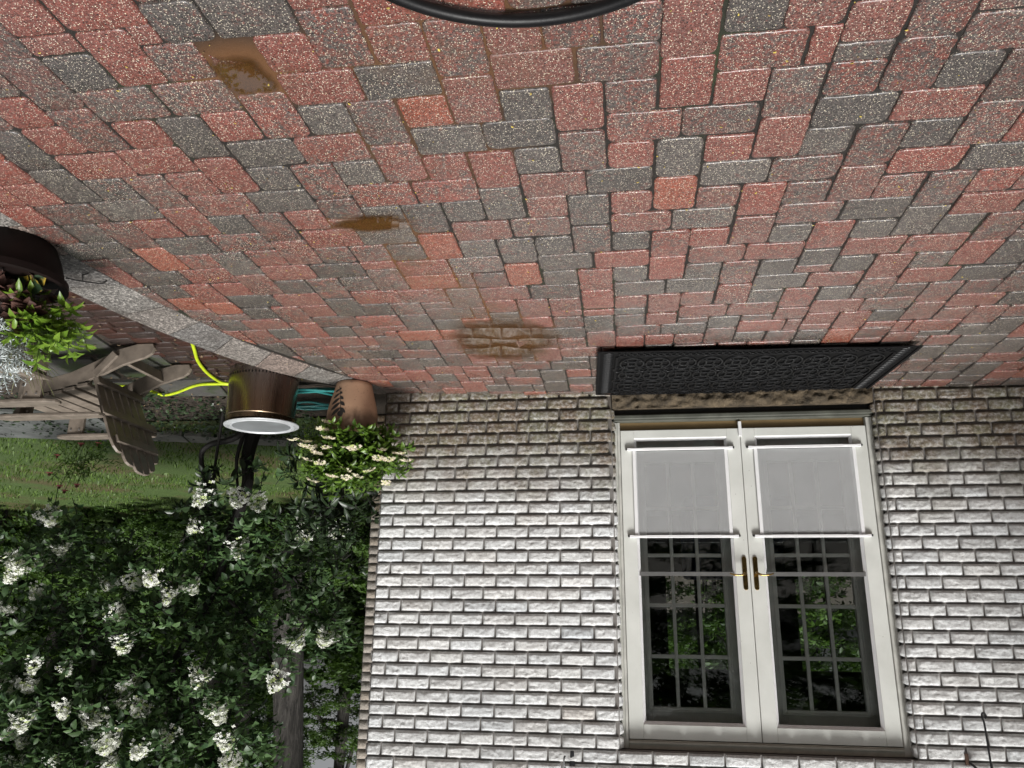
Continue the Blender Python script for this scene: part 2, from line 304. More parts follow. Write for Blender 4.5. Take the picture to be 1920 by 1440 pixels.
       -12, 24, 22, 4, -10, 24, 22, 3, -8, 24, 21, 3, -4, 24, 22, 2, -2, 24, 23, 2, 0, 24, 22, 2, 4, 24, 22, 2, 6, 24, 23, 0, 8, 24, 22, 2, 12, 24, 22, 4,
       14, 24, 23, 2, 16, 24, 22, 5, 20, 24, 22, 3, 22, 24, 23, 3, 24, 24, 22, 3, 28, 24, 22, 2, 32, 24, 32, 3, 35, 24, 22, 0, 37, 24, 22, 3, 41, 24, 32, 2,
       48, 24, 22, 1, -31, 25, 22, 2, -22, 25, 21, 3, -8, 25, 32, 3, -5, 25, 12, 3, 30, 25, 23, 0, 39, 25, 22, 0, 44, 25, 22, 1, -33, 26, 22, 4, -29, 26, 23, 2,
       -27, 26, 22, 0, -25, 26, 22, 3, -23, 26, 22, 5, -21, 26, 32, 2, -16, 26, 32, 3, -13, 26, 32, 2, -10, 26, 23, 4, -4, 26, 21, 4, 0, 26, 21, 2, 2, 26, 21, 0,
       4, 26, 21, 5, 8, 26, 32, 2, 11, 26, 32, 2, 16, 26, 32, 0, 19, 26, 32, 3, 24, 26, 32, 0, 27, 26, 32, 5, 32, 26, 22, 2, 34, 26, 22, 3, 36, 26, 32, 0,
       41, 26, 32, 5, 46, 26, 22, 3, 48, 26, 22, 3, -31, 27, 22, 2, -18, 27, 23, 2, -8, 27, 22, 5, -6, 27, 22, 1, -4, 27, 22, 5, -2, 27, 22, 0, 0, 27, 22, 3,
       2, 27, 23, 4, 4, 27, 22, 4, 6, 27, 22, 0, 14, 27, 22, 2, 22, 27, 23, 2, 39, 27, 23, 4, 44, 27, 22, 2, -33, 28, 22, 0, -27, 28, 22, 0, -25, 28, 32, 0,
       -22, 28, 23, 2, -20, 28, 22, 5, -16, 28, 22, 5, -14, 28, 22, 3, -12, 28, 21, 2, 8, 28, 21, 3, 10, 28, 22, 5, 12, 28, 21, 3, 16, 28, 22, 0, 18, 28, 23, 0,
       20, 28, 22, 5, 24, 28, 22, 2, 26, 28, 23, 2, 28, 28, 32, 3, 31, 28, 23, 3, 33, 28, 23, 5, 35, 28, 23, 4, 37, 28, 23, 0, 41, 28, 32, 5, 46, 28, 23, 3,
       48, 28, 23, 0, -31, 29, 23, 3, -29, 29, 22, 5, -12, 29, 11, 2, -11, 29, 32, 1, -8, 29, 32, 1, -5, 29, 12, 5, -4, 29, 32, 1, -1, 29, 32, 4, 4, 29, 32, 3,
       7, 29, 32, 4, 12, 29, 32, 2, 15, 29, 12, 2, 44, 29, 23, 5, -33, 30, 23, 4, -27, 30, 32, 2, -24, 30, 23, 1, -20, 30, 32, 2, -17, 30, 32, 2, -14, 30, 12, 0,
       -13, 30, 23, 3, 2, 30, 23, 2, 10, 30, 23, 3, 16, 30, 21, 2, 20, 30, 21, 0, 22, 30, 12, 2, 23, 30, 32, 2, 28, 30, 23, 5, 30, 30, 11, 3, 39, 30, 32, 3,
       42, 30, 22, 2, -29, 31, 22, 0, -22, 31, 23, 5, -11, 31, 22, 5, -9, 31, 23, 2, -7, 31, 22, 1, -5, 31, 23, 3, -3, 31, 32, 2, 0, 31, 22, 2, 4, 31, 23, 0,
       6, 31, 22, 0, 8, 31, 22, 2, 12, 31, 22, 4, 14, 31, 22, 3, 16, 31, 22, 4, 18, 31, 23, 1, 20, 31, 22, 3, 26, 31, 22, 5, 30, 31, 23, 0, 32, 31, 22, 0,
       34, 31, 22, 2, 36, 31, 32, 3, 46, 31, 23, 0, 48, 31, 23, 0, -31, 32, 22, 3, -27, 32, 32, 3, -20, 32, 22, 3, -18, 32, 23, 2, -16, 32, 21, 3, -14, 32, 11, 3,
       22, 32, 22, 2, 24, 32, 21, 5, 39, 32, 22, 2, 41, 32, 32, 2, 44, 32, 22, 2, -33, 33, 22, 5, -29, 33, 22, 2, -24, 33, 23, 4, -16, 33, 12, 3, -15, 33, 32, 5,
       -12, 33, 32, 2, -7, 33, 21, 5, -3, 33, 12, 4, -2, 33, 23, 0, 0, 33, 32, 2, 3, 33, 12, 1, 6, 33, 23, 5, 8, 33, 32, 3, 11, 33, 22, 2, 13, 33, 32, 3,
       16, 33, 23, 4, 20, 33, 23, 2, 24, 33, 12, 3, 25, 33, 22, 2, 27, 33, 32, 5, 32, 33, 23, 3, 34, 33, 23, 0, 36, 33, 32, 2, -31, 34, 23, 3, -27, 34, 32, 3,
       -22, 34, 22, 0, -20, 34, 22, 5, -9, 34, 23, 3, -7, 34, 22, 0, -5, 34, 22, 0, 4, 34, 22, 2, 18, 34, 23, 4, 22, 34, 22, 5, 30, 34, 23, 5, 39, 34, 22, 3,
       41, 34, 22, 1, 43, 34, 22, 4, 45, 34, 32, 0, 48, 34, 22, 2, -33, 35, 23, 2, -29, 35, 23, 0, -18, 35, 32, 5, -15, 35, 22, 3, -13, 35, 23, 4, -11, 35, 22, 4,
       -3, 35, 11, 3, 0, 35, 21, 5, 2, 35, 23, 4, 8, 35, 22, 2, 10, 35, 22, 4, 12, 35, 23, 3, 14, 35, 22, 3, 24, 35, 12, 3, 25, 35, 23, 5, 27, 35, 32, 5,
       36, 35, 32, 2, -27, 36, 23, 5, -25, 36, 23, 5, -23, 36, 23, 3, -21, 36, 32, 5, -7, 36, 21, 2, -5, 36, 11, 2, -4, 36, 32, 3, -1, 36, 32, 4, 4, 36, 22, 3,
       6, 36, 23, 1, 16, 36, 23, 2, 20, 36, 22, 4, 22, 36, 23, 4, 32, 36, 21, 3, 34, 36, 22, 2, 39, 36, 32, 3, 42, 36, 32, 2, 45, 36, 22, 0, 47, 36, 32, 2,
       -31, 37, 22, 3, -18, 37, 12, 3, -17, 37, 22, 2, -15, 37, 22, 0, -11, 37, 32, 0, -8, 37, 21, 0, -6, 37, 23, 3, 8, 37, 22, 0, 10, 37, 23, 5, 14, 37, 22, 3,
       18, 37, 23, 4, 24, 37, 12, 2, 27, 37, 32, 3, 30, 37, 32, 0, 33, 37, 12, 5, 36, 37, 32, 5, -33, 38, 22, 3, -29, 38, 23, 3, -21, 38, 32, 4, -13, 38, 23, 0,
       -8, 38, 22, 0, -4, 38, 22, 4, -2, 38, 23, 5, 0, 38, 22, 0, 2, 38, 22, 3, 4, 38, 23, 3, 12, 38, 23, 0, 20, 38, 22, 2, 25, 38, 23, 3, 34, 38, 22, 5,
       39, 38, 23, 2, 41, 38, 23, 5, 43, 38, 32, 4, 46, 38, 22, 0, 48, 38, 23, 2, -31, 39, 22, 4, -27, 39, 23, 3, -25, 39, 23, 1, -23, 39, 22, 2, -18, 39, 32, 0,
       -15, 39, 22, 0, -11, 39, 22, 4, -9, 39, 12, 0, 6, 39, 22, 5, 8, 39, 22, 2, 14, 39, 22, 2, 16, 39, 22, 5, 22, 39, 32, 0, 27, 39, 22, 3, 29, 39, 12, 4,
       30, 39, 23, 5, 32, 39, 22, 0, 36, 39, 32, 5, -33, 40, 23, 2, -21, 40, 32, 3, -8, 40, 21, 2, -6, 40, 12, 3, -5, 40, 32, 2, 0, 40, 32, 5, 3, 40, 12, 5,
       10, 40, 22, 3, 18, 40, 23, 1, 20, 40, 22, 2, 34, 40, 23, 1, 43, 40, 32, 0, 46, 40, 22, 3, -31, 41, 23, 3, -29, 41, 22, 5, -23, 41, 22, 2, -18, 41, 32, 1,
       -15, 41, 22, 4, -13, 41, 12, 3, -12, 41, 32, 3, -9, 41, 23, 0, -7, 41, 11, 2, -2, 41, 23, 5, 4, 41, 23, 1, 6, 41, 22, 0, 8, 41, 23, 2, 12, 41, 22, 5,
       14, 41, 22, 3, 16, 41, 22, 2, 22, 41, 23, 0, 24, 41, 22, 4, 26, 41, 22, 5, 28, 41, 22, 5, 32, 41, 22, 0, 36, 41, 23, 3, 38, 41, 22, 0, 40, 41, 32, 5,
       48, 41, 23, 3, -27, 42, 23, 0, -25, 42, 22, 3, -21, 42, 32, 5, -7, 42, 22, 5, -5, 42, 22, 4, -3, 42, 12, 4, 0, 42, 22, 2, 2, 42, 22, 5, 10, 42, 23, 3,
       20, 42, 22, 3, 30, 42, 22, 4, 43, 42, 23, 4, 45, 42, 32, 5, -33, 43, 23, 5, -29, 43, 22, 2, -23, 43, 22, 3, -18, 43, 22, 3, -16, 43, 32, 3, -13, 43, 22, 3,
       -11, 43, 22, 0, 6, 43, 22, 2, 12, 43, 22, 2, 14, 43, 32, 0, 17, 43, 32, 0, 24, 43, 23, 3, 26, 43, 23, 3, 28, 43, 22, 0, 32, 43, 22, 3, 34, 43, 22, 4,
       38, 43, 32, 5, 41, 43, 23, 0, -31, 44, 22, 4, -25, 44, 22, 2, -21, 44, 32, 3, -9, 44, 22, 5, -7, 44, 32, 3, -4, 44, 22, 1, -2, 44, 32, 3, 1, 44, 22, 5,
       3, 44, 32, 3, 8, 44, 22, 2, 20, 44, 22, 2, 22, 44, 22, 0, 30, 44, 22, 5, 36, 44, 22, 4, 45, 44, 22, 1, 47, 44, 32, 3, -29, 45, 21, 2, -27, 45, 21, 2,
       -23, 45, 21, 3, -18, 45, 21, 0, -16, 45, 21, 3, -14, 45, 21, 5, -12, 45, 21, 2, -10, 45, 11, 3, 6, 45, 21, 0, 10, 45, 21, 3, 12, 45, 21, 5, 14, 45, 21, 3,
       16, 45, 21, 2, 18, 45, 21, 0, 28, 45, 21, 3, 32, 45, 21, 5, 34, 45, 21, 3, 38, 45, 21, 3, 40, 45, 11, 2, 43, 45, 21, 3]
UX, X0, UY, Y0 = 0.0813, -1.327, 0.0796, -3.577

def paver_material():
    g = NT('paver_concrete'); co = g.coord()
    a = g.n('ShaderNodeAttribute', attribute_name='Col'); s = g.n('ShaderNodeSeparateColor'); g.set(s.inputs[0], a.outputs['Color'])
    red, bri, rn = s.outputs[0], s.outputs[1], s.outputs[2]
    n1 = g.noise(13, 6, 0.72, co, 0.5)
    f = g.math('ADD', g.math('ADD', g.math('MULTIPLY_ADD', n1, 1.9, -.95), g.math('MULTIPLY_ADD', g.noise(75, 4, .7, co), 2.4, -1.2)), red)
    redc = g.mix(rn, (0.240, 0.052, 0.034), (0.180, 0.056, 0.042))
    redc = g.mix(g.math('GREATER_THAN', red, 1.2), redc, (0.275, 0.062, 0.030))
    base = g.mix(g.ramp(f, [(0.20, 0.0), (0.75, 1.0)]), g.mix(rn, (0.056, 0.056, 0.053), (0.092, 0.086, 0.078)), redc)
    base = g.mix(g.ramp(g.noise(60, 5, 0.7, co), [(0.35, 0.0), (0.65, 1.0)]), g.mix(0.55, base, (0.03, 0.022, 0.02)), base)
    base = g.mix(g.math('MULTIPLY', g.ramp(g.noise(190, 2, 0.5, co), [(0.40, 0.0), (0.62, 1.0)]), 0.22), base, (0.34, 0.26, 0.23))
    grn = g.n('ShaderNodeSeparateColor'); g.set(grn.inputs[0], g.voro(260, co, out='Color'))
    base = g.mix(1.0, base, g.ramp(grn.outputs[0], [(0.0, .52), (1.0, 1.38)]), 'MULTIPLY')
    # pale and dark aggregate chips; the pale ones also paint in wet glints
    ch = g.voro(185, co); pick = g.ramp(g.voro(185, co, out='Color'), [(0.46, 0.0), (0.50, 1.0)])
    base = g.mix(g.math('MULTIPLY', g.ramp(ch, [(0.20, 1.0), (0.32, 0.0)]), pick), base, (0.74, 0.66, 0.52))
    ch2 = g.voro(80, co); pk2 = g.ramp(g.voro(80, co, out='Color'), [(0.60, 0.0), (0.64, 1.0)])
    base = g.mix(g.math('MULTIPLY', g.ramp(ch2, [(0.18, 1.0), (0.26, 0.0)]), pk2), base, (0.02, 0.018, 0.018))
    ch3 = g.voro(85, co); pk3 = g.ramp(g.voro(85, co, out='Color'), [(0.66, 0.0), (0.69, 1.0)])
    base = g.mix(g.math('MULTIPLY', g.ramp(ch3, [(0.14, 1.0), (0.20, 0.0)]), pk3), base, (0.70, 0.62, 0.44))
    base = g.mix(g.math('MULTIPLY', bri, 1.0), g.mix(0.5, base, (0.02, 0.016, 0.013)), base)
    # mud left by the run-off, a stain with its own outline
    mud = g.ramp(g.math('MULTIPLY', g.attr('Mud', 'Fac'), g.math('MULTIPLY_ADD', g.noise(11, 6, 0.7, co), 3.2, -.75)), [(0.15, 0.0), (0.75, .8)])
    base = g.mix(mud, base, (0.105, 0.055, 0.024))
    wet = g.noise(3.2, 4, 0.6, co)
    ro = g.ramp(wet, [(0.35, 0.20), (0.65, 0.42)])
    h = g.math('ADD', g.noise(150, 4, 0.7, co), g.math('MULTIPLY', g.noise(28, 4, 0.6, co), 0.8))
    return g.done(g.bsdf(base, ro, 0, g.bump(h, 0.75, 0.0032), Specular_IOR_Level=0.55, Coat_Weight=0.55, Coat_Roughness=0.24))
M_PAV = paver_material()

MUDS = [(-.60, -3.42, .22, .16, .55), (-1.25, -3.45, .45, .30, .45), (-1.05, -3.0, .35, .3, .30), (-.68, -2.50, .22, .07, 1.0), (-.72, -2.42, .2, .12, .5), (-.75, -2.1, .15, .3, .6),
        (-.90, -1.75, .16, .4, .55), (-1.02, -1.12, .34, .42, 1.0), (-1.0, -.75, .3, .12, .5), (-.95, -1.55, .22, .2, .6)]
def mud_at(x, y):
    m = np.zeros_like(x)
    for cx, cy, rx, ry, s in MUDS:
        d = ((x-cx)/rx)**2+((y-cy)/ry)**2
        m = np.maximum(m, s*np.clip(1.35-d, 0, 1))
    return m

def clip_poly(P, nx, ny, c):
    out = []
    for i in range(len(P)):
        a, b = P[i], P[(i+1) % len(P)]; da = nx*a[0]+ny*a[1]-c; db = nx*b[0]+ny*b[1]-c
        if da <= 0: out.append(a)
        if (da < 0 < db) or (db < 0 < da):
            t = da/(da-db); out.append((a[0]+(b[0]-a[0])*t, a[1]+(b[1]-a[1])*t))
    return out
def clip_inner(P):
    for (ax, ay), (bx, by) in zip(INNER[:-1], INNER[1:]):
        nx, ny = by-ay, -(bx-ax); l = math.hypot(nx, ny); nx /= l; ny /= l
        P = clip_poly(P, nx, ny, nx*ax+ny*ay-0.004)
        if len(P) < 3: return []
    P = clip_poly(P, 0, 1, -0.002)
    return P if len(P) >= 3 else []
def area(P): return 0.5*abs(sum(P[i][0]*P[(i+1) % len(P)][1]-P[(i+1) % len(P)][0]*P[i][1] for i in range(len(P))))
def build_patio():
    V = []; F = []; A = []; M = []
    CL = [1.05, 1.35, .66, .40, .13, -.05]      # red, orange, pink mix, brown mix, grey, dark grey
    rnd = random.Random(3)
    for k in range(0, len(PAV), 4):
        i, j, wh, c = PAV[k:k+4]; w, h = wh//10, wh % 10
        xa = X0-(i+w)*UX; xb = X0-i*UX; ya = Y0+j*UY; yb = Y0+(j+h)*UY
        g_ = .0035; rd = rnd.uniform(.010, .028) if w*h >= 4 else .006
        jx, jy = rnd.uniform(-.0032, .0032), rnd.uniform(-.0032, .0032)
        xa += g_+jx; xb -= g_-jx; ya += g_+jy; yb -= g_-jy
        P = []
        for cx, cy, a0 in ((xb-rd, yb-rd, 0), (xa+rd, yb-rd, 90), (xa+rd, ya+rd, 180), (xb-rd, ya+rd, 270)):
            q = rd*rnd.uniform(.5, 1.25)
            sx = 1 if cx > (xa+xb)/2 else -1; sy = 1 if cy > (ya+yb)/2 else -1
            ox = (xb if sx > 0 else xa)-sx*q; oy = (yb if sy > 0 else ya)-sy*q
            for d in (0, 30, 60, 90): P.append((ox+q*math.cos(R(a0+d)), oy+q*math.sin(R(a0+d))))
        # chipped, slightly wavy sides: split each long side
        Q = []
        for n in range(len(P)):
            a, b = P[n], P[(n+1) % len(P)]; L = math.hypot(b[0]-a[0], b[1]-a[1]); m = max(1, int(L/.018))
            for t in range(m):
                u = t/m; x = a[0]+(b[0]-a[0])*u; y = a[1]+(b[1]-a[1])*u
                if t: x += rnd.uniform(-.0021, .0021); y += rnd.uniform(-.0021, .0021)
                Q.append((x, y))
        ar = area(Q); Q = clip_inner(Q)
        if len(Q) < 3 or area(Q) < 0.0012: continue
        cx = sum(p[0] for p in Q)/len(Q); cy = sum(p[1] for p in Q)/len(Q)
        z0 = gz(cx, cy)+rnd.uniform(-.0024, .0024); tx, ty = rnd.uniform(-.014, .014), rnd.uniform(-.014, .014)
        if -0.75 < cx < -.45 and -3.52 < cy < -3.30 and (w, h) == (2, 3): z0 -= .006
        b = len(V); n = len(Q)
        for rf, dz in ((1, -.016), (1, -.0034), (None, -.0008), (None, 0)):
            ins = 0 if rf else (.0028 if dz < -.0005 else .0065)
            for x, y in Q:
                if ins:
                    dx, dy = cx-x, cy-y; hx = max(.02, (xb-xa)/2); hy = max(.02, (yb-ya)/2)
                    x += max(-ins, min(ins, dx*ins/hx*1.35)); y += max(-ins, min(ins, dy*ins/hy*1.35))
                V.append((x, y, z0+(x-cx)*tx+(y-cy)*ty+dz))
        for l in range(3):
            for t in range(n): F.append((b+l*n+t, b+l*n+(t+1) % n, b+(l+1)*n+(t+1) % n, b+(l+1)*n+t))
        V.append((cx, cy, z0))
        for t in range(n): F.append((b+3*n+t, b+3*n+(t+1) % n, b+4*n, b+4*n))
        c_ = (CL[c]+rnd.uniform(-.08, .08), rnd.uniform(.45, 1.0) if c > 2 else rnd.uniform(.75, 1.0), rnd.random())
        A += [c_]*(4*n+1)
    V = np.array(V); F = np.array(F)
    tri = np.concatenate([F[:, :3], F[F[:, 2] != F[:, 3]][:, [0, 2, 3]]])
    o = npmesh('patio_paving', V, tri, M_PAV, attrs={'Col': np.array(A), 'Mud': mud_at(V[:, 0], V[:, 1])*.62})
    tag(o, kind='structure')
    # joint bed
    nx, ny = 260, 240; xs = np.linspace(-6.0, .95, nx); ys = np.linspace(-6, .0, ny)
    gx, gy = np.meshgrid(xs, ys); z = np.array([[gz(a, b) for a in xs] for b in ys])-.0100+.0036*vnoise(gx*7, gy*7, 31)+.0016*vnoise(gx*40, gy*40, 32)
    Vb = np.stack([gx.ravel(), gy.ravel(), z.ravel()], 1)
    keep = [(r*nx+c, r*nx+c+1, (r+1)*nx+c+1, (r+1)*nx+c) for r in range(ny-1) for c in range(nx-1) if xs[c+1] < inner_x(ys[r+1])+.03]
    g = NT('joint_sand'); n = g.noise(40, 5); m = g.attr('Mud', 'Fac')
    c = g.mix(n, (0.006, 0.0055, 0.005), (0.024, 0.020, 0.016)); c = g.mix(g.ramp(g.noise(1.7, 5, .65), [(.55, 0.), (.68, .75)]), c, (.022, .032, .010)); c = g.mix(m, c, (0.125, 0.056, 0.020))
    mt = g.done(g.bsdf(c, 0.55, 0, g.bump(g.noise(200, 4), 0.5, 0.003)))
    o = npmesh('joint_sand', Vb, np.array(keep), mt, smooth=True, attrs={'Mud': np.clip(mud_at(Vb[:, 0]*1.0, Vb[:, 1])*1.5, 0, 1)})
    tag(o, kind='structure')
build_patio()

# ---- bullnose edging stones round the patio rim
def build_edging():
    g = NT('edging_stone'); co = g.coord()
    a = g.attr('Col')
    c = g.mix(g.ramp(g.noise(170, 3, .6, co), [(0.38, 0.0), (0.62, 1.0)]), g.mix(0.55, a, (0.05, 0.045, 0.04)), g.mix(0.25, a, (0.62, 0.55, 0.48)))
    grn = g.n('ShaderNodeSeparateColor'); g.set(grn.inputs[0], g.voro(130, co, out='Color'))
    c = g.mix(1.0, c, g.ramp(grn.outputs[0], [(0.0, .25), (.6, .8), (1.0, 1.8)]), 'MULTIPLY')
    c = g.mix(g.math('MULTIPLY', g.ramp(g.noise(5, 5, .7, co), [(.45, 0.), (.7, .6)]), 1.0), c, (.06, .05, .042))
    mt = g.done(g.bsdf(c, 0.5, 0, g.bump(g.noise(190, 4, .7, co), 0.75, 0.004), Specular_IOR_Level=0.5))
    A = spline([(*p, 0) for p in INNER], 10); B = spline([(*p, 0) for p in OUTER], 10)
    n = len(A); L = [0]
    for i in range(1, n): L.append(L[-1]+((A[i]-A[i-1]).length+(B[i]-B[i-1]).length)/2)
    V = []; F = []; C = []; s = 0.0; rnd = random.Random(11)
    def at(s):
        k = max(1, min(n-1, next((i for i in range(n) if L[i] >= s), n-1))); t = (s-L[k-1])/(L[k]-L[k-1]); return A[k-1].lerp(A[k], t), B[k-1].lerp(B[k], t)
    prof = [(0, -.02), (0, -.004), (.02, 0), (.5, .001), (.80, -.001), (.90, -.010), (.965, -.028), (1, -.055), (.985, -.085), (.95, -.10), (.86, -.105)]
    cols = [(.20, .18, .165), (.23, .165, .14), (.15, .15, .15), (.24, .19, .165), (.18, .175, .165), (.22, .15, .13)]
    while s < L[-1]-.1:
        ln = rnd.uniform(.27, .36); e = min(s+ln-.006, L[-1]); c = rnd.choice(cols); dz = rnd.uniform(-.002, .002); b = len(V); m = 5
        for q in range(m):
            a_, b_ = at(s+(e-s)*q/(m-1))
            for u, z in prof:
                p = a_.lerp(b_, u); V.append((p.x, p.y, gz(min(p.x, 0), p.y)+z+dz)); C.append(c)
        k = len(prof)
        for q in range(m-1):
            for t in range(k-1): F.append((b+q*k+t, b+(q+1)*k+t, b+(q+1)*k+t+1, b+q*k+t+1))
        for q in (0, m-1):
            for t in range(1, k-1): F.append((b+q*k, b+q*k+t, b+q*k+t+1, b+q*k+t+1))
        s += ln
    F = np.array(F); tri = np.concatenate([F[:, :3], F[F[:, 2] != F[:, 3]][:, [0, 2, 3]]])
    o = npmesh('patio_edging', np.array(V), tri, mt, attrs={'Col': np.array(C)}); o.data.shade_smooth(); o.data.set_sharp_from_angle(angle=R(35))
    tag(o, kind='structure')
    rb = MB(); m = len(B)
    P = [A[i].lerp(B[i], .86) for i in range(m)]
    rb.add([(p.x, p.y, -.10) for p in P]+[(p.x, p.y, LOW-.02) for p in P], [(i, i+1, m+i+1, m+i) for i in range(m-1)])
    tag(rb.build('patio_riser', simple('riser_brick', (.10, .05, .038), .6, var=.5, scale=9)), kind='structure')
build_edging()

# ---- standing rain water
def water_material():
    g = NT('muddy_water'); e = g.attr('Edge', 'Fac'); n = g.noise(14, 3)
    al = g.ramp(g.math('ADD', e, g.math('MULTIPLY_ADD', n, 0.8, -0.42)), [(0.08, 0.0), (0.75, 1.0)])
    d = g.bsdf(g.mix(g.noise(9, 3), (0.050, 0.022, 0.007), (0.115, 0.052, 0.017)), 0.03, 0, g.bump(g.noise(5, 2), 0.02, 0.002), Specular_IOR_Level=1.0, Coat_Weight=1.0, Coat_Roughness=0.01, Coat_IOR=2.3)
    t = g.n('ShaderNodeBsdfTransparent'); m = g.n('ShaderNodeMixShader'); g.set(m.inputs[0], al)
    g.t.links.new(t.outputs[0], m.inputs[1]); g.t.links.new(d, m.inputs[2]); return g.done(m.outputs[0])
M_WATER = water_material()
def puddle(pts, dz):
    P = spline([(x, y, 0) for x, y in pts], 8, True); cx = sum(p.x for p in P)/len(P); cy = sum(p.y for p in P)/len(P); n = len(P)
    z = min(gz(p.x, p.y) for p in P)*.4+max(gz(p.x, p.y) for p in P)*.6+dz
    V = []; E = []
    for k, (s, e) in enumerate(((1, 0), (.8, .35), (.5, .8), (.2, 1))):
        V += [(cx+(p.x-cx)*s, cy+(p.y-cy)*s, z*.35+.65*(gz(cx+(p.x-cx)*s, cy+(p.y-cy)*s)+dz)) for p in P]; E += [e]*n
    V.append((cx, cy, z)); E.append(1)
    F = [(k*n+i, k*n+(i+1) % n, (k+1)*n+(i+1) % n, (k+1)*n+i) for k in range(3) for i in range(n)]
    F = np.array(F); tri = np.concatenate([F[:, :3], F[:, [0, 2, 3]], np.array([(3*n+i, 3*n+(i+1) % n, 4*n) for i in range(n)])])
    tag(npmesh('puddle_water', np.array(V), tri, M_WATER, attrs={'Edge': np.array(E)}), kind='structure')
puddle([(-.50, -3.50), (-.58, -3.515), (-.665, -3.50), (-.672, -3.42), (-.672, -3.33), (-.58, -3.325), (-.505, -3.335), (-.498, -3.42)], .0005)
puddle([(-.74, -1.30), (-.86, -1.46), (-1.10, -1.46), (-1.30, -1.34), (-1.37, -1.08), (-1.22, -.82), (-1.02, -.70), (-.80, -.76), (-.70, -1.05)], .0050)
puddle([(-.49, -2.50), (-.66, -2.575), (-.82, -2.56), (-.87, -2.48), (-.77, -2.43), (-.63, -2.43)], .0046)

# ================================================================== LOWER GARDEN GROUND
g = NT('soil'); co = g.coord(); n = g.noise(7, 6, .65, co)
c = g.mix(n, (0.012, 0.009, 0.007), (0.045, 0.033, 0.022)); c = g.mix(g.ramp(g.noise(60, 4, .6, co), [(0.55, 0.0), (0.7, 1.0)]), c, (0.09, 0.06, 0.035))
M_SOIL = g.done(g.bsdf(c, .8, 0, g.bump(g.noise(45, 6, .7, co), .9, .02)))
def sheet(name, x0, x1, y0, y1, nx, ny, zf, mat, kind='structure', hole=None):
    xs = np.linspace(x0, x1, nx); ys = np.linspace(y0, y1, ny); gx, gy = np.meshgrid(xs, ys)
    z = zf(gx, gy); V = np.stack([gx.ravel(), gy.ravel(), z.ravel()], 1)
    F = np.array([(r*nx+c, r*nx+c+1, (r+1)*nx+c+1, (r+1)*nx+c) for r in range(ny-1) for c in range(nx-1)])
    return tag(npmesh(name, V, F, mat, smooth=True), kind=kind)
sheet('ground', -260, 260, -200, 320, 90, 90, lambda x, y: LOW-.10+0*x, M_SOIL)
sheet('garden_bed', .0, 9.0, -6, 3.4, 90, 94, lambda x, y: LOW-.012+.02*(vnoise(x*3, y*3, 4)-.5), M_SOIL)
g = NT('lawn'); co = g.coord(); n = g.noise(1.1, 5, .6, co)
c = g.mix(g.noise(24, 5, .7, co), (0.038, 0.078, 0.013), (0.125, 0.205, 0.034)); c = g.mix(g.ramp(n, [(0.50, 0.0), (0.64, 0.85)]), c, (0.12, 0.085, 0.030))
c = g.mix(g.ramp(g.noise(90, 4, .7, co), [(0.4, 0.6), (0.6, 0.0)]), c, (0.012, 0.022, 0.006))
M_LAWN = g.done(g.bsdf(c, .7, 0, g.bump(g.noise(110, 5, .8, co), 1, .03)))
def lawn_z(x, y): return LOW+.0+.012*np.clip(y-3, 0, 20)+.03*(vnoise(x*.7, y*.7, 9)-.5)
sheet('lawn', .73, 30, 2.05, 14, 90, 60, lambda x, y: lawn_z(x, y)+.006, M_LAWN)
# short grass blades over the nearer lawn
def grass():
    n = 26000; x = RNG.uniform(.8, 11, n); y = RNG.uniform(2.15, 9.5, n)
    keep = RNG.random(n) < np.clip(1.25-(y-2)/9, .2, 1); x = x[keep]; y = y[keep]; n = len(x)
    keep = (vnoise(x*1.1, y*1.1, 5)+.35*vnoise(x*5, y*5, 6) < .82); x = x[keep]; y = y[keep]; n = len(x)
    b = np.stack([x, y, lawn_z(x, y)], 1); a = RNG.uniform(0, 6.28, n); h = RNG.uniform(.03, .075, n); w = .010
    d = np.stack([np.cos(a), np.sin(a), 0*a], 1); ln = unit(n)*[1, 1, 0]
    V = np.stack([b-d*w, b+d*w, b+ln*h[:, None]*.6+np.stack([0*h, 0*h, h], 1)], 1).reshape(-1, 3)
    o = npmesh('grass', V, np.arange(3*n).reshape(-1, 3), leafmat('grass_blade', (.040, .085, .014), (.18, .29, .05), .5), attrs={'Rnd': np.repeat(RNG.random(n), 3)})
    tag(o, 'short clover grass of the lawn behind the chair', 'grass', kind='stuff')
grass()
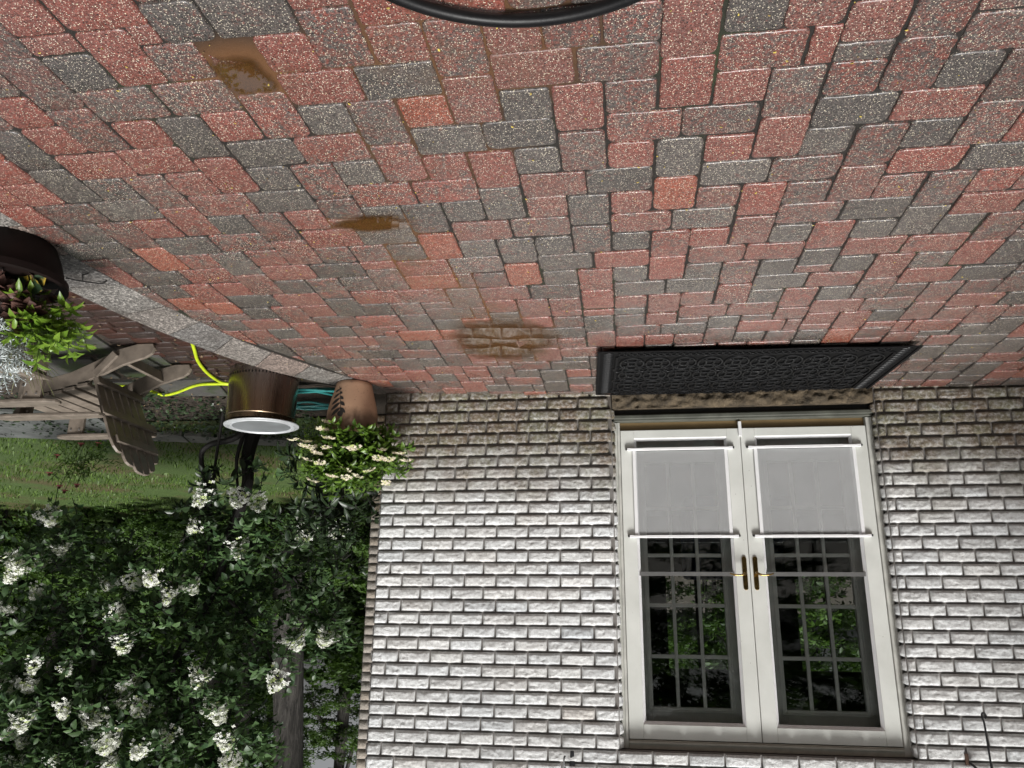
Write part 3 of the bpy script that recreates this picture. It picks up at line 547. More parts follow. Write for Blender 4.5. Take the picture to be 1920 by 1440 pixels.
# dark red brick path a step below the patio, then flagstones
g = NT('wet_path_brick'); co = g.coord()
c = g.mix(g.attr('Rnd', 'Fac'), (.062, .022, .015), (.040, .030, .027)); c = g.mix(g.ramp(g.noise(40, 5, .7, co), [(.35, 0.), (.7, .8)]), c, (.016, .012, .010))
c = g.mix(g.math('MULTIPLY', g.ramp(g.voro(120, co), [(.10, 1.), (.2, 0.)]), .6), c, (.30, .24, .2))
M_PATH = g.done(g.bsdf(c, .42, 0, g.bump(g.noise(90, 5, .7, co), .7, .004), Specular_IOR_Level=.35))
def brick_path():
    V = MB(); rnd = random.Random(5); y = -5.6; row = 0
    B = []; C = []
    pl = []
    while y < .62:
        x = .3-(.16 if row % 2 else 0)
        while x < 2.35:
            ox = np.interp(y, [p[1] for p in OUTER], [p[0] for p in OUTER])
            lim = 1.95 if y < -.4 else 1.95-(y+.4)*.35
            if x+.2 > ox-.1 and x < lim: pl.append((x, y, rnd.uniform(.19, .205)))
            x += .213
        y += .107; row += 1
    Vn = []; Fn = []; A = []
    for x, y, w in pl:
        h = .098; z = LOW+rnd.uniform(0, .008); r = .012; b = len(Vn)
        P = [(x+r, y), (x+w-r, y), (x+w, y+r), (x+w, y+h-r), (x+w-r, y+h), (x+r, y+h), (x, y+h-r), (x, y+r)]
        for ins, dz in ((0, -.03), (0, -.004), (.006, 0)):
            for px, py in P: Vn.append((px+(x+w/2-px)*ins/.1, py+(y+h/2-py)*ins/.05, z+dz))
        for l in range(2):
            for t in range(8): Fn += [(b+l*8+t, b+l*8+(t+1) % 8, b+l*8+8+(t+1) % 8), (b+l*8+t, b+l*8+8+(t+1) % 8, b+l*8+8+t)]
        for t in range(1, 7): Fn.append((b+16, b+16+t, b+17+t))
        A += [(rnd.choice([.2, .5, .9, 1.0, .8]), .25, rnd.random())]*24
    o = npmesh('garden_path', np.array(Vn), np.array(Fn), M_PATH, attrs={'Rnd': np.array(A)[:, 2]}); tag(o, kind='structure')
brick_path()
g = NT('mossy_flagstone'); co = g.coord()
c = g.mix(g.noise(12, 5, .6, co), (0.035, 0.034, 0.032), (0.10, 0.095, 0.088)); c = g.mix(g.ramp(g.noise(4, 5, .65, co), [(0.45, 0.0), (0.6, 0.85)]), c, (0.035, 0.055, 0.015))
M_FLAG = g.done(g.bsdf(c, .55, 0, g.bump(g.noise(60, 5, .7, co), .6, .006)))
for k, pts in enumerate([[(2.02, -.62), (2.55, -.66), (2.62, -.12), (2.1, -.05)], [(1.82, .0), (2.35, .02), (2.42, .52), (1.92, .60)], [(2.42, .04), (2.98, -.02), (3.05, .44), (2.5, .55)], [(1.72, .66), (2.28, .66), (2.36, 1.12), (1.85, 1.16)],
                         [(2.66, -.62), (3.2, -.55), (3.15, -.1), (2.7, -.12)], [(2.02, -1.3), (2.6, -1.3), (2.6, -.75), (2.04, -.70)], [(2.45, .66), (3.0, .60), (3.1, 1.05), (2.5, 1.12)]]):
    SL = ['mossy flagstone under the seat of the taupe chair', 'mossy flagstone between the chair legs and the lime-yellow hose', 'mossy flagstone behind the seat of the taupe chair', 'mossy flagstone with the lime-yellow hose lying across it', 'mossy flagstone under the armrest of the taupe chair', 'mossy flagstone under the nearer, mostly hidden chair', 'mossy flagstone at the edge of the dark ground cover'][k]
    tag(MB().prism(pts, LOW-.03, LOW+.012, 'z').build('flagstone', M_FLAG, bevel=.006), SL, 'stepping stone', 'mossy stepping stones under the chair')
M_CURB = simple('curb_stone', (.13, .125, .11), .6, var=.35, scale=6)
a = (.9, 3.38); 
Mc = Matrix.Translation((.78, 3.36, 0)) @ Matrix.Rotation(R(-16.5), 4, 'Z')
for k in range(3):
    tag(MB().box(k*1.22, k*1.22+1.2, -.17, .17, LOW-.02, LOW+.055, Mc).build('edging_slab', M_CURB, bevel=.006), ['long grey stone edging slab across the lawn behind the potted shrub', 'grey stone edging slab across the lawn behind the round fire pit', 'grey stone edging slab across the lawn behind the chair back'][k], 'edging slab')
M_DECK = simple('weathered_board', (.085, .09, .085), .6, var=.3, scale=5)
dk = empty('boardwalk', (4.9, 1.75, LOW), R(-16), label='weathered grey board deck beyond the chair arm', cat='deck')
for k in range(7):
    MB().box(-1.35, 1.6, -.62+k*.18, -.62+k*.18+.17, .03, .06).build('plank', M_DECK, dk, bevel=.003)
MB().box(-1.3, 1.55, -.58, .6, 0, .029).build('frame', M_DECK, dk)

# ================================================================== HOUSE
def wall_material():
    g = NT('split_face_brick'); co = g.coord(); a = g.attr('Col')
    n = g.noise(6, 5, .6, co)
    base = g.mix(g.ramp(g.noise(55, 5, .65, co), [(0.30, 0.0), (0.6, 1.0)]), g.mix(.35, a, (0.16, 0.14, 0.125)), a)
    base = g.mix(g.math('MULTIPLY', g.ramp(g.voro(95, co), [(0.10, 1.0), (0.2, 0.0)]), g.ramp(g.noise(9, 2, .5, co), [(0.5, 0.0), (0.6, 0.8)])), base, (0.12, 0.09, 0.07))
    z = g.sep(g.coord())[2]
    # splash-back dirt low on the wall
    dirt = g.math('ADD', g.math('MULTIPLY_ADD', z, -1.55, 1.62), g.math('MULTIPLY_ADD', g.noise(3.5, 5, .65, co), 1.5, -.75))
    dirt = g.math('MULTIPLY', g.ramp(dirt, [(0.2, 0.0), (1.15, 1.0)]), g.ramp(g.noise(40, 5, .7, co), [(0.25, 0.35), (0.55, 1.0)]))
    dc = g.mix(g.ramp(g.noise(5, 4, .6, co), [(0.4, 0.0), (0.62, 1.0)]), (0.125, 0.078, 0.038), (0.135, 0.120, 0.060))
    base = g.mix(g.math('MULTIPLY', dirt, .92), base, dc)
    return g.done(g.bsdf(base, .82, 0, g.bump(g.math('ADD', g.noise(85, 6, .75, co), g.math('MULTIPLY', g.noise(26, 5, .75, co, 1.4), 1.3)), .95, .009), Specular_IOR_Level=.3))
M_WALL = wall_material()
g = NT('mortar'); co = g.coord(); z = g.sep(g.coord())[2]
c = g.mix(g.noise(50, 5, .6, co), (0.11, 0.102, 0.095), (0.25, 0.235, 0.22)); c = g.mix(g.ramp(g.math('ADD', z, g.noise(4, 4, .6, co)), [(0.5, 0.9), (1.1, 0.0)]), c, (0.075, 0.06, 0.045))
M_MORTAR = g.done(g.bsdf(c, .9, 0, g.bump(g.noise(90, 4, .6, co), .5, .004)))
H = .0798; WB = .2127
def brick_faces(rows, M=Matrix.Identity(4), nu=21, nv=9, seed=0, tone=(.775, .785, .775), prot=.0185):
    """rows: list of (z0, [(x_left_world_max, x_min), ...]) on plane y=0, outward -y. returns arrays"""
    u = np.linspace(0, 1, nu); v = np.linspace(0, 1, nv); U, Vv = np.meshgrid(u, v)
    Vs = []; Cs = []; rnd = random.Random(seed)
    ed = np.minimum(np.minimum(U, 1-U)*2.6*3, np.minimum(Vv, 1-Vv)*3.2); ed = np.clip(ed, 0, 1)
    for z0, row in rows:
        for xa, xb in row:
            w = xa-xb
            edx = np.clip(np.minimum(U, 1-U)*w/.012, 0, 1); edz = np.clip(np.minimum(Vv, 1-Vv)*H/.011, 0, 1)
            e = np.minimum(edx, edz)
            s = rnd.randint(0, 10**6); x = xb+.0052+U*(w-.0104); z = z0+.0058+Vv*(H-.0116)
            s_ = np.sin(s)*10
            rdg = lambda q: 1-np.abs(2*q-1)
            lum = rdg(vnoise(U*w*30+Vv*rnd.uniform(-2, 2)+s_, Vv*H*48+s_, s % 977))*.45+vnoise(U*w*100, Vv*H*120, s % 877)*.40+vnoise(U*w*13, Vv*H*20, s % 777)*.45
            rough = rnd.uniform(.012, .018)*(lum-.64)
            # broken lip: the top of the face stands out over a hollow below or the other way round
            tl = rnd.uniform(-.004, .004)*(Vv-.5)
            y = -(prot*e**.55+rough*e+tl*e)
            P = np.stack([x, y, z], -1).reshape(-1, 3); P[:, 0] += 0
            Vs.append(P)
            t = rnd.gauss(0, .05); ti = rnd.gauss(0, .007); c = [max(.1, q*(1+t)) for q in tone]; c[0] += ti; c[2] -= ti
            if rnd.random() < .02: c = [c[0], c[1]*.96, c[2]*.92]
            Cs.append(np.tile(c, (nu*nv, 1)))
    n = len(Vs); V = np.concatenate(Vs); C = np.concatenate(Cs)
    f = np.array([(r*nu+c, r*nu+c+1, (r+1)*nu+c+1, (r+1)*nu+c) for r in range(nv-1) for c in range(nu-1)])
    F = (np.arange(n)[:, None, None]*(nu*nv)+f[None]).reshape(-1, 4)
    Mn = np.array(M); V = V @ Mn[:3, :3].T+Mn[:3, 3]
    return V, F, C
def row_cells(xmax, xmin, k, holes=()):
    off = .85 if k % 2 else .45
    js = [xmax]; n = 0
    while True:
        x = xmax-(off+n)*WB
        if x <= xmin+.03: break
        js.append(x); n += 1
    js.append(xmin); out = []
    for a, b in zip(js[:-1], js[1:]):
        segs = [(a, b)]
        for hx1, hx0 in holes:      # hole from hx1 (max) to hx0 (min)
            ns = []
            for p, q in segs:
                if q >= hx1 or p <= hx0: ns.append((p, q)); continue
                if p > hx1: ns.append((p, hx1))
                if q < hx0: ns.append((hx0, q))
            segs = ns
        out += [s for s in segs if s[0]-s[1] > .03]
    return out
HX1, HX0, HZ = -1.604, -3.318, 29*H
house = empty('house', (-2.5, 2, 0), label='white split-face brick house with double glass doors opening on the patio', cat='house')
hp = lambda o: (setattr(o, 'matrix_parent_inverse', house.matrix_world.inverted()), o)[1]
def H_(o):
    o.parent = house; o.matrix_parent_inverse = Matrix.Translation(-house.location); return o
rows = []
for k in range(1, 38):
    z0 = (k-1)*H
    cells = row_cells(0, -4.92, k, [(HX1, HX0)] if k <= 29 else ())
    if k == 1: cells = [c for c in cells]
    rows.append((z0, cells))
V, F, C = brick_faces(rows)
H_(npmesh('brick_wall', V, F, M_WALL, smooth=True, attrs={'Col': C}))
# return faces: corner of the house and the door reveals
rv = []
Mr = Matrix(((0, -1, 0, 0), (1, 0, 0, 0), (0, 0, 1, 0), (0, 0, 0, 1)))      # local x -> world y, outward +x
r1 = [((k-1)*H, row_cells(2.0, 0, k)) for k in range(1, 38)]
V1, F1, C1 = brick_faces(r1, Mr, seed=3, prot=.008, tone=(.40, .38, .36))  # darker tone on the return: shade put into the brick colour
r2 = [((k-1)*H, [(.07, 0)]) for k in range(3, 30)]
V2, F2, C2 = brick_faces(r2, Matrix.Translation((HX0, 0, 0)) @ Mr, nu=7, seed=4)
M3 = Matrix(((0, 1, 0, HX1), (-1, 0, 0, .07), (0, 0, 1, 0), (0, 0, 0, 1)))
V3, F3, C3 = brick_faces(r2, M3, nu=7, seed=5)
H_(npmesh('corner_return', V1, F1, M_WALL, smooth=True, attrs={'Col': C1}))
H_(npmesh('door_reveal', V2, F2, M_WALL, smooth=True, attrs={'Col': C2}))
H_(npmesh('door_reveal', V3, F3, M_WALL, smooth=True, attrs={'Col': C3}))
# set-back wing wall further along, its shade put into the brick tone
r4 = [((k-1)*H-.36, row_cells(.72, .0, k)) for k in range(1, 44)]
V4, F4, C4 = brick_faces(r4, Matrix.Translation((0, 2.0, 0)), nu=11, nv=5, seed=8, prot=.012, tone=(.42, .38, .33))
r5 = [((k-1)*H-.36, row_cells(6.0, 2.0, k+1)) for k in range(1, 44)]
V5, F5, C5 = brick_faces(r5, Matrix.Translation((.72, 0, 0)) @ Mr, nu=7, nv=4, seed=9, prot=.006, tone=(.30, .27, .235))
H_(npmesh('set_back_wall', np.concatenate([V4, V5]), np.concatenate([F4, F5+len(V4)]), M_WALL, smooth=True, attrs={'Col': np.concatenate([C4, C5])}))
mb = MB()
mb.box(HX1, -.004, .004, .3, LOW, 2.95); mb.box(-4.92, HX0, .004, .3, LOW, 2.95); mb.box(HX0, HX1, .004, .3, HZ+.002, 2.95)
mb.box(-.3, -.0045, .3, 2.0, LOW, 2.95); mb.box(-.3, .716, 2.004, 2.3, LOW, 3.1); mb.box(.42, .7155, 2.3, 6.0, LOW, 3.1)
H_(mb.build('mortar_bed', M_MORTAR))
M_INT = simple('dark_room_paint', (.035, .030, .026), .8, var=.1)
mb = MB()
mb.box(-6.5, -.31, .31, 5.0, LOW, .295); mb.box(-6.5, -.31, .31, 5.0, 2.55, 2.6)
mb.box(-6.6, -6.5, .31, 5.0, .29, 2.6)
mb.box(-6.5, -.31, 5.0, 5.15, .295, 1.0); mb.box(-6.5, -.31, 5.0, 5.15, 2.13, 2.55)
mb.box(-6.5, -4.45, 5.0, 5.15, 1.0, 2.13); mb.box(-3.70, -2.9, 5.0, 5.15, 1.0, 2.13); mb.box(-2.15, -.31, 5.0, 5.15, 1.0, 2.13)
mb.box(-4.08, -4.05, 5.02, 5.06, 1.0, 2.13); mb.box(-2.53, -2.50, 5.02, 5.06, 1.0, 2.13)
H_(mb.build('room_interior', M_INT))
H_(MB().box(-3.4, -2.3, 3.2, 4.1, .30, .74).box(-3.4, -2.3, 3.9, 4.15, .30, 1.12).build('sofa', simple('blue_cloth', (.03, .06, .16), .9), bevel=.05))
M_ROOF = simple('roof_shingle', (.07, .065, .06), .9)
H_(MB().prism([(-.06, 2.96), (6.2, 2.96), (3.1, 4.4)], -9.2, .0, 'x').build('roof', M_ROOF))
# unseen wing, added to shade the wall and paving past the doors
r6 = [((k-1)*H, row_cells(0, -2.7, k)) for k in range(1, 66)]
V6, F6, C6 = brick_faces(r6, Matrix.Translation((-4.92, 0, 0)) @ Mr, nu=9, nv=5, seed=12)
H_(npmesh('shade_wing_wall', V6, F6, M_WALL, smooth=True, attrs={'Col': C6}))
H_(MB().box(-9.2, -4.924, -2.7, -.0, LOW, 5.18).box(-9.25, -4.80, -2.85, 3.0, 5.19, 5.3).box(-9.2, -4.924, 0.0, 3.0, 2.96, 5.18).build('shade_wing', M_MORTAR))

# ---- sill, threshold
g = NT('rough_sill'); co = g.coord()
c = g.mix(g.ramp(g.noise(16, 6, .7, co, .5), [(0.3, 0.0), (0.65, 1.0)]), (0.022, 0.017, 0.011), (0.15, 0.112, 0.068))
M_SILL = g.done(g.bsdf(c, .85, 0, g.bump(g.noise(28, 6, .75, co, 1.0), 1, .02)))
xs = np.linspace(HX0+.01, HX1-.005, 120); zs = np.linspace(.02, .165, 12); gx, gzz = np.meshgrid(xs, zs)
yy = .0-.018*np.sin(np.clip((gzz-.02)/.145, 0, 1)*math.pi)**.5-.03*(vnoise(gx*22, gzz*40, 5)-.5)-.018*(vnoise(gx*60, gzz*90, 6)-.5)
V = np.stack([gx.ravel(), yy.ravel(), gzz.ravel()], 1); F = np.array([(r*120+c, r*120+c+1, (r+1)*120+c+1, (r+1)*120+c) for r in range(11) for c in range(119)])
H_(npmesh('sill', V, F, M_SILL, smooth=True))
H_(MB().box(HX0+.004, HX1-.004, .012, .30, .0, .162).build('sill_block', M_SILL))
M_THR = simple('threshold_metal', (.085, .088, .072), .5, var=.35, scale=7)
M_TAN = simple('threshold_wood', (.19, .128, .056), .55, var=.15, scale=5)
M_GAPSHADE = simple('gap_shade', (.012, .011, .010), .7)  # near-black colour painting the shade inside the threshold recess
M_WHITE = None
g = NT('white_door_paint'); co = g.coord()
c = g.mix(g.ramp(g.noise(3, 5, .6, co), [(0.3, 0.0), (0.7, 1.0)]), (0.56, 0.57, 0.53), (0.68, 0.69, 0.65))
c = g.mix(g.math('MULTIPLY', g.ramp(g.voro(22, co), [(0.035, 1.0), (0.055, 0.0)]), g.ramp(g.noise(5, 2, .5, co), [(0.5, 0.0), (0.56, 1.0)])), c, (0.16, 0.13, 0.10))
c = g.mix(g.ramp(g.noise(11, 6, .75, co, 1.5), [(0.62, 0.0), (0.8, 0.35)]), c, (0.36, 0.34, 0.29))
M_WHITE = g.done(g.bsdf(c, .38, 0, g.bump(g.noise(30, 4, .6, co), .08, .003)))
M_WHITE2 = simple('white_aluminium', (.80, .80, .80), .35, var=.04)
M_WHITE3 = simple('inner_door_paint', (.74, .74, .72), .5, var=.06)
M_TRIM = simple('aged_trim', (.48, .48, .44), .5, var=.18, scale=12)
fr = H_(MB().build('door_frame')) if False else None
for xa, mo in ((-1.657, ((-1.626, -1.616, .047), (-1.655, -1.640, .050))), (-3.313, ((-3.304, -3.294, .047), (-3.280, -3.265, .050)))):
    f = H_(MB().box(xa, xa+.05, .058, .16, .25, 2.312).build('door_jamb', M_TRIM, bevel=.003))
    each('moulding', M_TRIM, f, [(p, q, y, .058, .25, 2.26) for p, q, y in mo], .002)
M_RAIL = simple('grey_rail', (.12, .12, .117), .5, var=.1)
M_HEAD = simple('head_trim', (.40, .39, .34), .5, var=.12)
H_(MB().box(-3.262, -1.658, .055, .16, 2.261, 2.312).box(-3.262, -1.658, .045, .055, 2.268, 2.28).build('door_head', M_HEAD, bevel=.002))
H_(MB().box(-3.31, -1.61, .035, .30, .198, .246).box(-3.31, -1.61, .020, .0345, .206, .232).build('threshold', M_THR, bevel=.004))
H_(MB().box(-3.31, -1.61, .06, .30, .163, .197).build('threshold_gap', M_GAPSHADE))
H_(MB().box(-3.262, -1.658, .085, .30, .247, .330).build('threshold_strip', M_TAN))
H_(MB().box(-2.4675, -2.4475, .045, .078, .262, .36).build('centre_seam', M_WHITE2))

# glass
g = NT('window_glass')
lw = g.n('ShaderNodeFresnel'); lw.inputs[0].default_value = 1.5
tr = g.n('ShaderNodeBsdfTransparent'); tr.inputs[0].default_value = (.94, .96, .95, 1)
gl = g.n('ShaderNodeBsdfGlossy'); gl.inputs['Roughness'].default_value = .01
mx = g.n('ShaderNodeMixShader'); g.set(mx.inputs[0], g.math('MULTIPLY', lw.outputs[0], 1.0, clamp=True)); g.t.links.new(tr.outputs[0], mx.inputs[1]); g.t.links.new(gl.outputs[0], mx.inputs[2])
M_GLASS = g.done(mx.outputs[0])
g = NT('perforated_screen'); xyz = g.sep(g.coord())
sx = g.math('SINE', g.math('MULTIPLY', xyz[0], 2*math.pi/.0075)); sz = g.math('SINE', g.math('MULTIPLY', xyz[2], 2*math.pi/.0075))
hole = g.math('GREATER_THAN', g.math('MULTIPLY', sx, sz), -.08)
df = g.bsdf(g.mix(g.noise(14, 4), (.60, .61, .61), (.74, .75, .75)), .6); tr = g.n('ShaderNodeBsdfTransparent')
mx = g.n('ShaderNodeMixShader'); g.set(mx.inputs[0], hole); g.t.links.new(df, mx.inputs[1]); g.t.links.new(tr.outputs[0], mx.inputs[2])
M_SCREEN = g.done(mx.outputs[0])
M_BRASS = simple('aged_brass', (.30, .20, .07), .25, 1.0, var=.4, scale=30)
M_BLACK = simple('black_iron', (.012, .012, .013), .42, .0, var=.2)

def storm_door(x1, x0, g1, g0, s1, s0, px, ldir):
    """x1 > x0 leaf edges, g glass edges, s screen edges, px plate centre, ldir lever direction"""
    Z0, Z1, GZ0, GZ1 = .305, 2.256, .362, 2.170
    d = H_(MB().box(g1, x1, .06, .095, Z0, Z1).box(x0, g0, .06, .095, Z0, Z1).box(g0, g1, .06, .095, Z0, GZ0).box(g0, g1, .06, .095, GZ1, Z1).build('storm_door', M_WHITE, bevel=.003))
    b = .016
    mb = MB()          # bevelled bead round the glass
    for (xa, xb, za, zb) in ((g1, g1-b, GZ0, GZ1), (g0, g0+b, GZ0, GZ1)):
        mb.prism([(xa, .062), (xb, .082), (xa, .082)], za, zb, 'z')
    for za, zb in ((GZ0, GZ0+b), (GZ1, GZ1-b)):
        mb.prism([(.062, za), (.082, zb), (.082, za)], g0, g1, 'x')
    mb.build('glazing_bead', M_WHITE2, d)
    MB().box(g0+.001, g1-.001, .0835, .0865, GZ0+.001, GZ1-.001).build('pane', M_GLASS, d)
    MB().box(g0, g1, .070, .082, 1.250, 1.275).build('cross_rail', M_RAIL, d)
    # kick screen clipped over the lower glass
    sc = MB().box(s0+.02, s1-.02, .047, .0485, .455, 1.012).build('screen', M_SCREEN, d)
    each('screen_stile', M_WHITE2, d, [(s1-.022, s1, .044, .055, .451, 1.015), (s0, s0+.022, .044, .055, .451, 1.015)], .002)
    for z in (.432, 1.016):
        r_ = MB().box(s0-.035, s1+.035, .036, .056, z, z+.018).build('screen_rail', M_WHITE2, d, bevel=.002)
        each('slide_catch', M_WHITE2, r_, [(s0-.01, s0+.075, .034, .0362, z+.004, z+.010), (s1-.075, s1+.01, .034, .0362, z+.004, z+.010)])
        each('clip', M_BLACK, d, [(s0-.046, s0-.0352, .042, .058, z, z+.012), (s1+.0352, s1+.046, .042, .058, z, z+.012)])
    # brass plate and lever
    pts = []
    for k in range(13): a = math.pi*k/12; pts.append((px+.0145*math.cos(a), 1.349+.0145*math.sin(a)))
    for k in range(13): a = math.pi+math.pi*k/12; pts.append((px+.0145*math.cos(a), 1.168+.0145*math.sin(a)))
    h = MB().prism(pts, .052, .0598).build('handle', M_BRASS, d, bevel=.002)
    lv = spline([(px, .052, 1.258), (px, .012, 1.258), (px+ldir*.03, .004, 1.272), (px+ldir*.075, .004, 1.270), (px+ldir*.10, .006, 1.262)], 5)
    mb = MB().tube(lv, [.0075]*10+[.006]*6+[.0045]*(len(lv)-16), 10)
    for z in (1.344, 1.315, 1.285, 1.173): mb.lathe([(.0001, .0), (.0045, .002), (.0045, .006)], 10, (0, 0, 0))
    mb.build('lever', M_BRASS, h, smooth=True) if False else MB().tube(lv, [.0075]*10+[.006]*6+[.0045]*(len(lv)-16), 10).build('lever', M_BRASS, h, smooth=True)
    for z, r in ((1.346, .004), (1.312, .007), (1.285, .006), (1.171, .004), (1.200, .004)):
        Mx = Matrix.Translation((px, .052, z)) @ Matrix.Rotation(R(90), 4, 'X')
        n = 12; vs = [Mx @ Vector((r*math.cos(a*math.pi/6), r*math.sin(a*math.pi/6), q)) for q in (0, .004) for a in range(n)]
        kb = MB().add(vs, [tuple(range(n)), tuple(range(n, 2*n))]+[(a, (a+1) % n, n+(a+1) % n, n+a) for a in range(n)])
        kb.build('screw_cap', M_BRASS, h)
    return d
storm_door(-1.660, -2.4555, -1.750, -2.368, -1.737, -2.366, -2.4245, 1)
storm_door(-2.4590, -3.262, -2.550, -3.170, -2.536, -3.182, -2.4925, -1)
def inner_door(x1, x0, g1, g0, m1, m2, knob):
    zs = [.51, .812, .836, 1.124, 1.148, 1.446, 1.470, 1.765, 1.789, 2.082]
    mb = MB().box(g1, x1, .19, .235, .29, 2.24).box(x0, g0, .19, .235, .29, 2.24).box(g0, g1, .19, .235, .29, zs[0]).box(g0, g1, .19, .235, zs[-1], 2.24)
    d = H_(mb.build('inner_door', M_WHITE3, bevel=.003))
    mm = MB()
    for a in (m1, m2): mm.box(a-.011, a+.011, .196, .215, zs[0], zs[-1])
    for k in (1, 3, 5, 7):
        mm.box(g0, m2-.0112, .1965, .2145, zs[k], zs[k+1]); mm.box(m2+.0112, m1-.0112, .1965, .2145, zs[k], zs[k+1]); mm.box(m1+.0112, g1, .1965, .2145, zs[k], zs[k+1])
    mm.build('muntin_grid', M_WHITE3, d, bevel=.003)
    MB().box(g1+.018, g1+.030, .182, .1898, .49, 2.10).box(g0-.030, g0-.018, .182, .1898, .49, 2.10).box(g0-.03, g1+.03, .182, .1898, 2.101, 2.113).build('door_frame_bead', M_WHITE3, d, bevel=.002)
    MB().box(g0, g1, .217, .220, zs[0], zs[-1]).build('pane', M_GLASS, d)
    if knob:
        MB().tube([(x0+.02, .19, 1.19), (x0+.02, .15, 1.19), (x0+.02, .135, 1.19)], [.02, .012, .026], 12).build('knob', M_BLACK, d, smooth=True)
inner_door(-1.70, -2.44, -1.818, -2.301, -1.976, -2.143, True)
inner_door(-2.475, -3.25, -2.639, -3.115, -2.791, -2.954, False)
H_(MB().box(-1.70, -1.655, .17, .29, .29, 2.30).box(-3.30, -3.25, .17, .29, .29, 2.30).box(-3.25, -1.70, .17, .29, 2.245, 2.30).build('inner_frame', M_WHITE3))

# ================================================================== THINGS ON THE WALL
hk = empty('plant_hook', (-1.31, -.02, 2.38), label='black iron plant hook on the brick wall left above the white doors in the room-side view', cat='wall hook')
hk['label'] = 'small black iron hook with tapered back plate fixed above the corner of the door head'
MB().prism([(-.011, -.055), (.011, -.055), (.020, .058), (-.020, .058)], .0, .006).build('back_plate', M_BLACK, hk, bevel=.002)
MB().tube(spline([(0, 0, .06), (.0, -.03, .085), (.02, -.09, .055), (.035, -.14, .015), (.038, -.155, -.015), (.036, -.165, -.04), (.030, -.160, -.05)], 5), .0052, 8).build('arm', M_BLACK, hk, smooth=True)
cr = empty('hanging_rod', (-3.66, -.13, 2.25), label='thin black iron rod with an eye at its end hanging beside the doors', cat='hanging rod')
MB().tube(spline([(0, 0, .42), (.002, 0, .1), (.004, 0, -.10), (.006, 0, -.16), (.012, 0, -.185), (.010, 0, -.207), (-.002, 0, -.210), (-.008, 0, -.195), (-.002, 0, -.182)], 5), .0058, 8).build('rod', M_BLACK, cr, smooth=True)
MB().tube([(.085, .13, .055), (.06, .09, .08), (.015, .02, .15), (.002, .005, .19)], .007, 8).build('bracket_arm', M_BLACK, cr, smooth=True)
MB().box(.074, .094, .108, .120, .02, .085).build('wall_plate', simple('rusty_plate', (.07, .035, .02), .8), cr)

